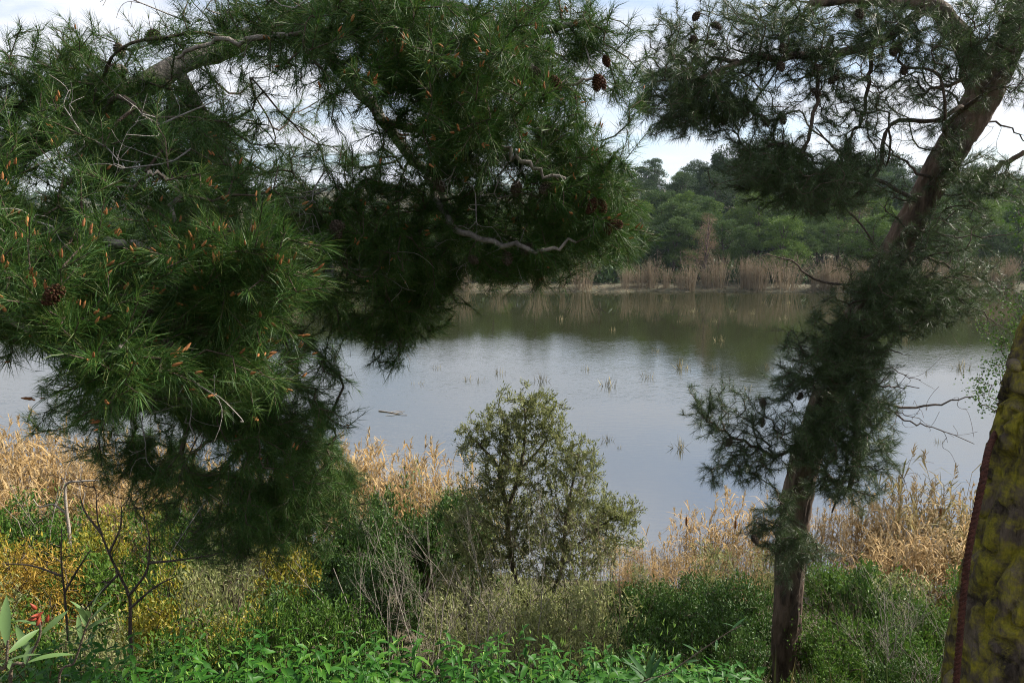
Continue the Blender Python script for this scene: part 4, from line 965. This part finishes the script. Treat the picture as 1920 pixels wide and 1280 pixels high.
rl = [
 ([(1838, 190, 5.75), (1825, 120, 5.7), (1795, 60, 5.6), (1740, 12, 5.5), (1640, 0, 5.4), (1520, 5, 5.3)], .11, .03),
 ([(1795, 60, 5.6), (1720, -40, 5.6), (1600, -60, 5.6)], .05, .02),
 ([(1740, 12, 5.5), (1640, 80, 5.4), (1500, 110, 5.3), (1400, 110, 5.2), (1300, 150, 5.1), (1230, 140, 5.1)], .04, .01),
 ([(1560, 70, 5.4), (1540, 130, 5.3), (1530, 200, 5.2), (1500, 300, 5.1), (1450, 340, 5.1)], .02, .008),
 ([(1640, 80, 5.4), (1620, 200, 5.4), (1570, 300, 5.3)], .018, .006),
 ([(1590, 630, 6.2), (1560, 700, 6.0), (1600, 760, 5.9), (1590, 860, 5.9), (1560, 960, 6.1)], .022, .008),
 ([(1540, 770, 6.3), (1470, 850, 6.1), (1400, 830, 6.0), (1345, 800, 6.0), (1310, 770, 6.0)], .02, .006),
 ([(1700, 430, 6.0), (1660, 520, 5.8), (1600, 600, 5.7), (1580, 700, 5.8)], .024, .008),
 ([(1684, 460, 6.0), (1740, 540, 5.8), (1800, 560, 5.7)], .02, .006),
 ([(1760, 320, 5.9), (1830, 330, 5.8), (1920, 285, 5.7)], .03, .02),
 ([(1880, 100, 5.7), (1800, 150, 5.3), (1720, 180, 5.2)], .022, .008),
]
rlines = [tl] + [spline(Pv(l) - RB, 20) for l, a, b in rl]
for l, (_, a, b) in zip(rlines[1:], rl):
    mb = MB(); tube(mb, l + np.vstack([np.zeros(3), rng.normal(0, .012, (18, 3)), np.zeros(3)]), np.linspace(a, b, 20), 9); mb.build('limb', M['trunk_r'], rp, True)
RBLOB = [
 (1330, 760, 45, 35, 6.0, .15, 36), (1350, 820, 60, 45, 6.0, .2, 50), (1420, 780, 50, 40, 6.0, .2, 40), (1430, 860, 60, 45, 6.0, .25, 60), (1375, 880, 50, 30, 6.0, .2, 34), (1480, 720, 45, 35, 6.0, .2, 40), (1510, 780, 50, 60, 6.0, .25, 70),
 (1560, 680, 75, 70, 5.6, .25, 230), (1610, 740, 65, 80, 5.6, .3, 190), (1595, 840, 75, 80, 5.6, .3, 190), (1540, 800, 60, 70, 5.6, .25, 130), (1560, 940, 60, 50, 5.8, .25, 90),
 (1470, 960, 60, 35, 6.0, .25, 40), (1490, 1020, 60, 60, 6.1, .2, 130), (1440, 1000, 40, 30, 6.1, .2, 24),
 (1640, 590, 90, 55, 5.6, .3, 170), (1730, 560, 90, 45, 5.6, .3, 150), (1660, 510, 60, 50, 5.6, .3, 90), (1830, 520, 60, 40, 5.8, .3, 30),
 (1700, 420, 60, 60, 5.6, .3, 50), (1780, 450, 80, 60, 5.8, .4, 50), (1860, 350, 70, 60, 5.7, .3, 60), (1800, 330, 60, 50, 5.5, .3, 30), (1660, 330, 60, 50, 5.5, .3, 26),
 (1490, 335, 130, 55, 5.1, .35, 270), (1560, 350, 70, 45, 5.2, .3, 60), (1420, 300, 60, 30, 5.1, .25, 40), (1500, 290, 120, 40, 5.2, .3, 60),
 (1265, 160, 75, 60, 5.1, .35, 130), (1330, 190, 110, 55, 5.2, .4, 170), (1270, 80, 45, 55, 5.1, .3, 34), (1300, 230, 70, 30, 5.1, .3, 40), (1400, 220, 110, 40, 5.2, .4, 60),
 (1440, 110, 130, 70, 5.3, .4, 150), (1540, 60, 120, 70, 5.3, .4, 140), (1400, 30, 90, 40, 5.3, .4, 50), (1620, 130, 130, 80, 5.3, .5, 130), (1580, 220, 110, 70, 5.3, .4, 70), (1700, 60, 130, 60, 5.2, .5, 120), (1700, 180, 110, 90, 5.3, .5, 90), (1820, 80, 100, 70, 5.1, .4, 100), (1890, 30, 80, 60, 5.2, .4, 70), (1920, 130, 50, 60, 5.3, .4, 24), (1640, 20, 140, 50, 5.4, .4, 90), (1760, 250, 60, 60, 5.4, .4, 24), (1980, 60, 80, 90, 5.2, .4, 50),
]
att = []
for x, y, rx, ry, dc, dr, n in RBLOB:
    q = spray(int(n * 1.6), .6); att += [P(x + a * rx, y + b_ * ry, dc + c * dr) - RB for a, b_, c in q]
g = grow(rlines, airy(np.array(att), 2.6, .34), .10, .16, .45, .10)
mb = MB(); twig_mesh(mb, g, .0022, .40, .025, 4); o = mb.build('twigs', M['twig'], rp, True); o['kind'] = 'stuff'
pos, par, tips, cnt, n0 = g
axis = unit(unit(pos[tips] - pos[par[par[tips]]]) + up * .1 + rng.normal(0, .3, (len(tips), 3)))
nd = MB(); needles(nd, pos[tips] + axis * .02, axis, 44, (14, 75), (.055, .09), .0024, .10, .02, 1)
s0, s1, sd = subshoots(g, axis, 1, .09)
mb = MB(); prisms(mb, s0, s1, np.full(len(s0), .0022), np.full(len(s0), .0016), 3); o = mb.build('twigs', M['twig'], rp); o['kind'] = 'stuff'
needles(nd, s1, sd, 34, (14, 75), (.05, .085), .0024, .10, .02, 1)
o = nd.build('crown', M['needle_r'], rp); o['kind'] = 'stuff'
# dead branches, each its own
for l, r0 in [([(1600, 735), (1690, 762), (1760, 755), (1830, 742)], .016), ([(1600, 690), (1650, 655), (1690, 662)], .015), ([(1620, 720), (1660, 725), (1722, 726)], .012), ([(1640, 750), (1700, 790), (1745, 800), (1830, 830)], .010), ([(1610, 800), (1660, 850), (1700, 905)], .009),
              ([(1530, 240), (1570, 280), (1620, 325), (1700, 360)], .018), ([(1650, 520), (1580, 535), (1520, 520), (1490, 490), (1440, 478)], .014), ([(1640, 250), (1680, 290), (1730, 330)], .012), ([(1560, 345), (1640, 350), (1700, 380)], .008), ([(1740, 440), (1800, 445), (1900, 440)], .010), ([(1750, 540), (1830, 580), (1880, 615)], .009), ([(1560, 650), (1510, 650), (1485, 640)], .007), ([(1700, 455), (1680, 520), (1640, 560)], .02), ([(1830, 220), (1890, 240), (1940, 280)], .010), ([(1590, 780), (1660, 770), (1735, 790)], .008), ([(1600, 700), (1660, 690), (1725, 715)], .008)]:
    pale = r0 < 0; r0 = abs(r0)
    p_ = spline(Pv([(x, y, (5.35 if pale else 5.75) - .06 * i) for i, (x, y) in enumerate(l)]) - RB, 14); mb = MB()
    i = np.argmin(((tl - p_[0]) ** 2).sum(1)); j = np.argmin(((tl - p_[-1]) ** 2).sum(1))
    if ((tl[j] - p_[-1]) ** 2).sum() < ((tl[i] - p_[0]) ** 2).sum(): p_ = p_[::-1]; i = j
    p_ = np.vstack([tl[i], p_[1:]]); p_ = p_ + np.vstack([np.zeros(3), rng.normal(0, .008, (13, 3))])
    tube(mb, p_, np.linspace(r0, r0 * .3, 14), 6)
    at_ = p_[rng.integers(5, 14, 12)] + rng.normal(0, .10, (12, 3)) + [0, 0, -.03]; gg = grow([p_], at_, .05, .3, .5, .1); twig_mesh(mb, gg, .0016, .3, .004, 3)
    mb.build('dead_branch', M['deadtwig' if pale else 'dark_bark'], rp, True)
for px, py in [(1318, 100), (1285, 75), (1337, 40), (1330, 80), (1300, 165), (1335, 170), (1380, 185), (1395, 195), (1350, 215), (1295, 205), (1420, 220), (1280, 90), (1310, 15), (1438, 145), (1518, 162), (1512, 130), (1560, 140), (1665, 160), (1495, 200), (1380, 825), (1375, 820), (1425, 745), (1500, 760), (1425, 790), (1378, 1010), (1405, 1012), (1475, 90), (1600, 40), (1655, 100)]:
    p_ = P(px, py, 5.1 if py < 500 else 5.9) - RB; i = np.argmin(((pos - p_) ** 2).sum(1)); o = link('cone', CONE, rp)
    orient(o, pos[i], unit(np.array([rng.normal(0, .5), -.3, -.6])), rng.uniform(.8, 1.05))

# ------------------------------------------------------------------ lichened trunk and rope at the right edge
MD = 1.75
mp_ = [(1965, 1500, 262), (1975, 1280, 240), (1990, 1100, 212), (2005, 900, 180), (2022, 760, 158), (2045, 620, 138), (2090, 420, 125), (2140, 200, 120), (2190, 0, 115), (2290, -400, 108)]
mpath = Pv([(x, y, MD) for x, y, _ in mp_]); mr = np.array([w / FPX * MD * .80 for _, _, w in mp_])
MBs = mpath[0].copy(); gz = float(ground(MBs[0], MBs[1])); 
if mpath[0][2] > gz: mpath = np.vstack([[mpath[0][0] - .02, MD, gz - .15], mpath]); mr = np.concatenate([[mr[0] * 1.2], mr])
else: pass
MBs = mpath[0].copy()
mt = thing('pine_tree', 'thick pine trunk coated in yellow-green lichen at the right edge', 'tree trunk', MBs)
sp = spline(np.hstack([mpath - MBs, mr[:, None]]), 420)
mb = MB(); tube(mb, sp[:, :3], sp[:, 3], 150, bark_disp(420, 150, .2, 18, .032, 9, 17)); mb.build('trunk', M['trunk_moss'], mt, True)
mb = MB(); k0 = P(1905, 690, 1.62) - MBs
tube(mb, [k0 + [.03, .05, 0], k0, k0 - [.012, .02, .0]], [.016, .012, .004], 10); mb.build('branch_stub', M['trunk_moss'], mt, True)
# rope: three twisted strands running down the left flank of the trunk
rpx = [(1905, 770, 1.95), (1878, 795, 1.86), (1858, 830, 1.74), (1850, 858, 1.66), (1843, 900, 1.62), (1830, 960, 1.60), (1815, 1040, 1.58), (1806, 1120, 1.57), (1799, 1200, 1.56), (1792, 1290, 1.55), (1785, 1400, 1.55)]
rc = spline(Pv(rpx), 240); T, N_, B_ = frames(rc)
ro = rc[-1].copy()
rt = thing('rope', 'dark red twisted rope hanging down the flank of the lichened trunk', 'rope', ro)
s_ = np.concatenate([[0], np.cumsum(np.linalg.norm(np.diff(rc, axis=0), axis=1))])
for k in range(3):
    a = s_ / .038 * 2 * math.pi + k * 2 * math.pi / 3
    mb = MB(); tube(mb, rc - ro + .0042 * (np.cos(a)[:, None] * N_ + np.sin(a)[:, None] * B_), .0044, 7); mb.build('strand', M['rope'], rt, True)

# broadleaf tree at the right, behind the leaning pine
bb = np.array([10.6, 13.2, 0.0]); bb[2] = float(ground(bb[0], bb[1])) - .1
bt = thing('poplar_tree', 'light yellow-green leafy tree behind the leaning pine at the right bank', 'tree', bb)
lines = [spline(np.array([(0, 0, 0), (.1, 0, 2.0), (-.1, .2, 4.0), (.0, .2, 6.2), (0.1, .2, 8.0)]), 18)]
att = np.concatenate([ellip(70, c, r_, .3) for c, r_ in [((-.7, 0, 4.2), (.8, .7, .6)), ((.6, .2, 5.0), (.9, .8, .8)), ((-.6, 0, 5.6), (.9, .8, .7)), ((.3, 0, 6.6), (.9, .8, .8)), ((-.2, .2, 7.6), (.7, .7, .8)), ((.8, 0, 3.6), (.7, .7, .5))]])
g = grow(lines, att, .14, .2); mb = MB(); tube(mb, lines[0], np.linspace(.12, .03, 18), 8); twig_mesh(mb, g, .004, .42, .04, 4); mb.build('trunk', M['stem'], bt, True)
pos, par, tips, cnt, n0 = g; per = 16; idx = np.repeat(tips, per); n = len(idx); d = unit(rng.normal(0, .7, (n, 3)) + [0, 0, -.2])
lf = MB(); leaves(lf, pos[idx] + rng.normal(0, .10, (n, 3)), d, unit(rng.normal(0, .7, (n, 3)) + [0, 0, .6]), rng.uniform(.045, .075, n), rng.uniform(.03, .045, n)); o = lf.build('crown', M['fresh'], bt); o['kind'] = 'stuff'

# ------------------------------------------------------------------ leafy herbs along the crest
def herb_leaf(L, W, curl):
    t_ = np.linspace(0, 1, 8); w = W * np.sin(np.pi * t_ ** .8) ** .85; w[1:-1] *= 1 + .10 * (-1.0) ** np.arange(6); z = -curl * t_ ** 2 * L
    mid = np.stack([t_ * L, t_ * 0, z], -1); l_ = mid + np.stack([t_ * 0, w / 2, w * .22], -1); r_ = mid + np.stack([t_ * 0, -w / 2, w * .22], -1)
    mb = MB(); i = np.arange(7)[:, None]; mb.add(np.concatenate([mid, l_, r_]), np.concatenate([i + np.array([[0, 1, 9, 8]]), i + np.array([[0, 16, 17, 1]])])); return mb.mesh('leaf', M['herb'], True)
HL = [herb_leaf(.054, .019, .45), herb_leaf(.062, .021, .3), herb_leaf(.045, .018, .6)]
def herb(x, y, h, group, label, n_pairs=7):
    z = float(ground(x, y)); t = thing('herb_plant', label, 'herb', (x, y, z - .02), 0, 1.0, group)
    lx, ly = rng.normal(0, .05, 2); q = spline([(0, 0, 0), (lx * .4, ly * .4, h * .5), (lx, ly, h)], 6); st = MB(); tube(st, q, np.linspace(.003, .0015, 6), 4); 
    a0 = rng.uniform(0, 6.28); sx = st.build('stem', M['herb_stem'], t)
    for k in range(n_pairs):
        f = .42 + .58 * (k + .3) / n_pairs; b_ = np.array([np.interp(f, np.linspace(0, 1, 6), q[:, i]) for i in range(3)]); s = (1.15 - .55 * max(0, (f - .7) / .3)) * rng.uniform(.85, 1.2)
        for m_ in range(2):
            a = a0 + k * 1.57 + m_ * 3.14 + rng.normal(0, .2); o = link('leaf', HL[int(rng.integers(3))], t); o.location = b_
            o.rotation_euler = (rng.normal(0, .25), -rng.uniform(-.45, .45) - .5 * max(0, f - .75) * 4 * .6, a); o.scale = (s, s, s)
    return t
LBL_H = ('bright green leafy herb plant in the bed along the bank crest', 'leafy herbs along the bank crest')
cells = []
tries = 0
while len(cells) < 112 and tries < 4000:
    tries += 1
    y = rng.uniform(2.12, 3.05); x = rng.uniform(-.78 * y, .36 * y)
    if all((x - a) ** 2 + (y - b_) ** 2 > .105 ** 2 for a, b_ in cells): cells.append((x, y))
for x, y in cells:
    tp_x = (x / y) * FPX + 960
    tp = np.interp((x / y) * FPX + 960, [0, 300, 700, 1000, 1200, 1420], [1178, 1166, 1176, 1182, 1205, 1250]); z_top = P((x / y) * FPX + 960, tp + rng.uniform(-12, 26), y)[2]
    h = float(np.clip(z_top - float(ground(x, y)), .16, .52)); w_ = 'by the oleander shoots' if tp_x < 330 else ('in front of the leafless grey shrub' if tp_x < 780 else ('in front of the olive suckers' if tp_x < 1130 else 'around the dark lance-leaved rosette'))
    herb(x, y, h, 'crest herbs ' + w_, 'bright green leafy herb plant on the bank crest ' + w_)
# low carpet under them
n = 9000; fy = rng.uniform(1.7, 3.3, n); fx = rng.uniform(-.85, .40, n) * fy; fz = ground(fx, fy) + rng.random(n) * .22; az = rng.uniform(0, 6.28, n)
d = unit(np.stack([np.cos(az), np.sin(az), rng.uniform(-.2, .5, n)], -1)); mb = MB(); leaves(mb, np.stack([fx, fy, fz], -1), d, unit(rng.normal(0, .3, (n, 3)) + up), rng.uniform(.035, .065, n), rng.uniform(.015, .026, n))
o = mb.build('ground_cover', M['herb'], None); o['kind'] = 'stuff'; tag(o, 'low carpet of green leaves beneath the crest herbs', 'ground cover')
# pale flower spikes
n = 420; fy = rng.uniform(2.2, 2.9, n); fx = rng.uniform(-.6, .30, n) * fy; fz = ground(fx, fy) + rng.uniform(.25, .42, n); d = unit(rng.normal(0, .4, (n, 3)) + up); mb = MB(); leaves(mb, np.stack([fx, fy, fz], -1), d, perp(d), rng.uniform(.02, .04, n), .006)
o = mb.build('flower_spikes', M['herb_lite'], None); o['kind'] = 'stuff'; tag(o, 'tiny pale flower spikes scattered over the crest herbs', 'flowers')

# ------------------------------------------------------------------ lance-leaved shoots in front
def lance(L, W, curl, mat):
    t_ = np.linspace(0, 1, 9); w = W * np.sin(np.pi * np.clip(t_, .02, .995)) ** .8; z = -curl * t_ ** 2 * L; mid = np.stack([t_ * L, t_ * 0, z], -1)
    l_ = mid + np.stack([t_ * 0, w / 2, w * .15], -1); r_ = mid + np.stack([t_ * 0, -w / 2, w * .15], -1); mb = MB(); i = np.arange(8)[:, None]
    mb.add(np.concatenate([mid, l_, r_]), np.concatenate([i + np.array([[0, 1, 10, 9]]), i + np.array([[0, 18, 19, 1]])])); return mb.mesh('leaf', mat, True)
LO = [lance(.085, .017, .15, M['oleander']), lance(.10, .019, .3, M['oleander'])]; LD = [lance(.12, .018, .1, M['oleander_dk']), lance(.10, .016, .25, M['oleander_dk'])]
def shoot(label, pts, rad, lv, n, d, f0=.3, size=1.0, buds=False, spread=.9, cat='shoot', el=(.1, .9), stem='stem'):
    w = Pv([(x, y, d + .03 * i * 0) for i, (x, y) in enumerate(pts)]); b0 = w[0].copy(); gz = float(ground(b0[0], b0[1]))
    if b0[2] > gz: w = np.vstack([[b0[0], b0[1], gz - .05], w]); b0 = w[0].copy()
    t = thing('oleander_shoot', label, cat, b0); q = spline(w - b0, 24); mb = MB(); tube(mb, q, np.linspace(rad, rad * .5, 24), 7); mb.build('stem', M[stem], t, True)
    for k in range(n):
        f = f0 + (1 - f0) * (k + .5) / n; b_ = q[min(23, int(f * 23))]; o = link('leaf', lv[k % len(lv)], t); o.location = b_
        o.rotation_euler = (rng.normal(0, .3), -rng.uniform(*el) * (.5 + f * .8), k * 2.2 + rng.normal(0, .3)); s = size * rng.uniform(.8, 1.15); o.scale = (s, s, s)
    if buds:
        for k in range(9):
            mb = MB(); L = .022; z = np.linspace(0, L, 6); tube(mb, np.stack([z * 0, z * 0, z], -1), .0045 * np.array([.5, .9, 1, .8, .5, .15]), 6); o = mb.build('bud', M['redbud'], t, True)
            orient(o, q[-1 - (k % 5)] + rng.normal(0, .006, 3), unit(rng.normal(0, .5, 3) + up), rng.uniform(.7, 1.2))
    return t
shoot('oleander shoot with pale leaves and dark red buds at the lower left corner', [(20, 1300), (50, 1240), (75, 1190), (70, 1150)], .005, LO, 9, 1.55, .2, 1.0, True)
shoot('oleander shoot with broad grey-green leaves in front of the red-budded one', [(-10, 1310), (10, 1250), (15, 1200)], .005, LO, 8, 1.45, .2, 1.05)
shoot('upright oleander shoot with narrow leaves and a bare reddish stem', [(110, 1300), (140, 1240), (160, 1180), (172, 1150)], .004, LO, 10, 1.7, .62, .85, el=(.5, 1.1))
shoot('rosette of dark lance-shaped leaves standing in the crest herbs', [(1215, 1300), (1215, 1270)], .005, LD, 12, 2.1, .35, 1.0, el=(.5, 1.2))
shoot('arching thin brown stem with a few narrow leaves above the herbs', [(1180, 1310), (1255, 1260), (1320, 1215), (1365, 1185), (1390, 1172)], .0028, LD, 8, 2.0, .1, .55, False, el=(.1, .5))

# ------------------------------------------------------------------ haze in the valley air
m, N, Lk, out = newmat('haze_air')
pv = N.new('ShaderNodeVolumePrincipled'); pv.inputs['Color'].default_value = (.70, .84, 1.0, 1); pv.inputs['Density'].default_value = HAZE; pv.inputs['Anisotropy'].default_value = .2
Lk.new(pv.outputs[0], out.inputs['Volume'])
hx, hy0, hy1, hz0, hz1 = 2600, -80, 5600, -4, 95
V = np.array([(x, y, z) for z in (hz0, hz1) for y in (hy0, hy1) for x in (-hx, hx)], float)
o = MB().add(V, np.array([(0, 2, 3, 1), (4, 5, 7, 6), (0, 1, 5, 4), (2, 6, 7, 3), (0, 4, 6, 2), (1, 3, 7, 5)])).build('haze', m); o['kind'] = 'stuff'
tag(o, 'thin pale haze filling the valley air', 'haze')
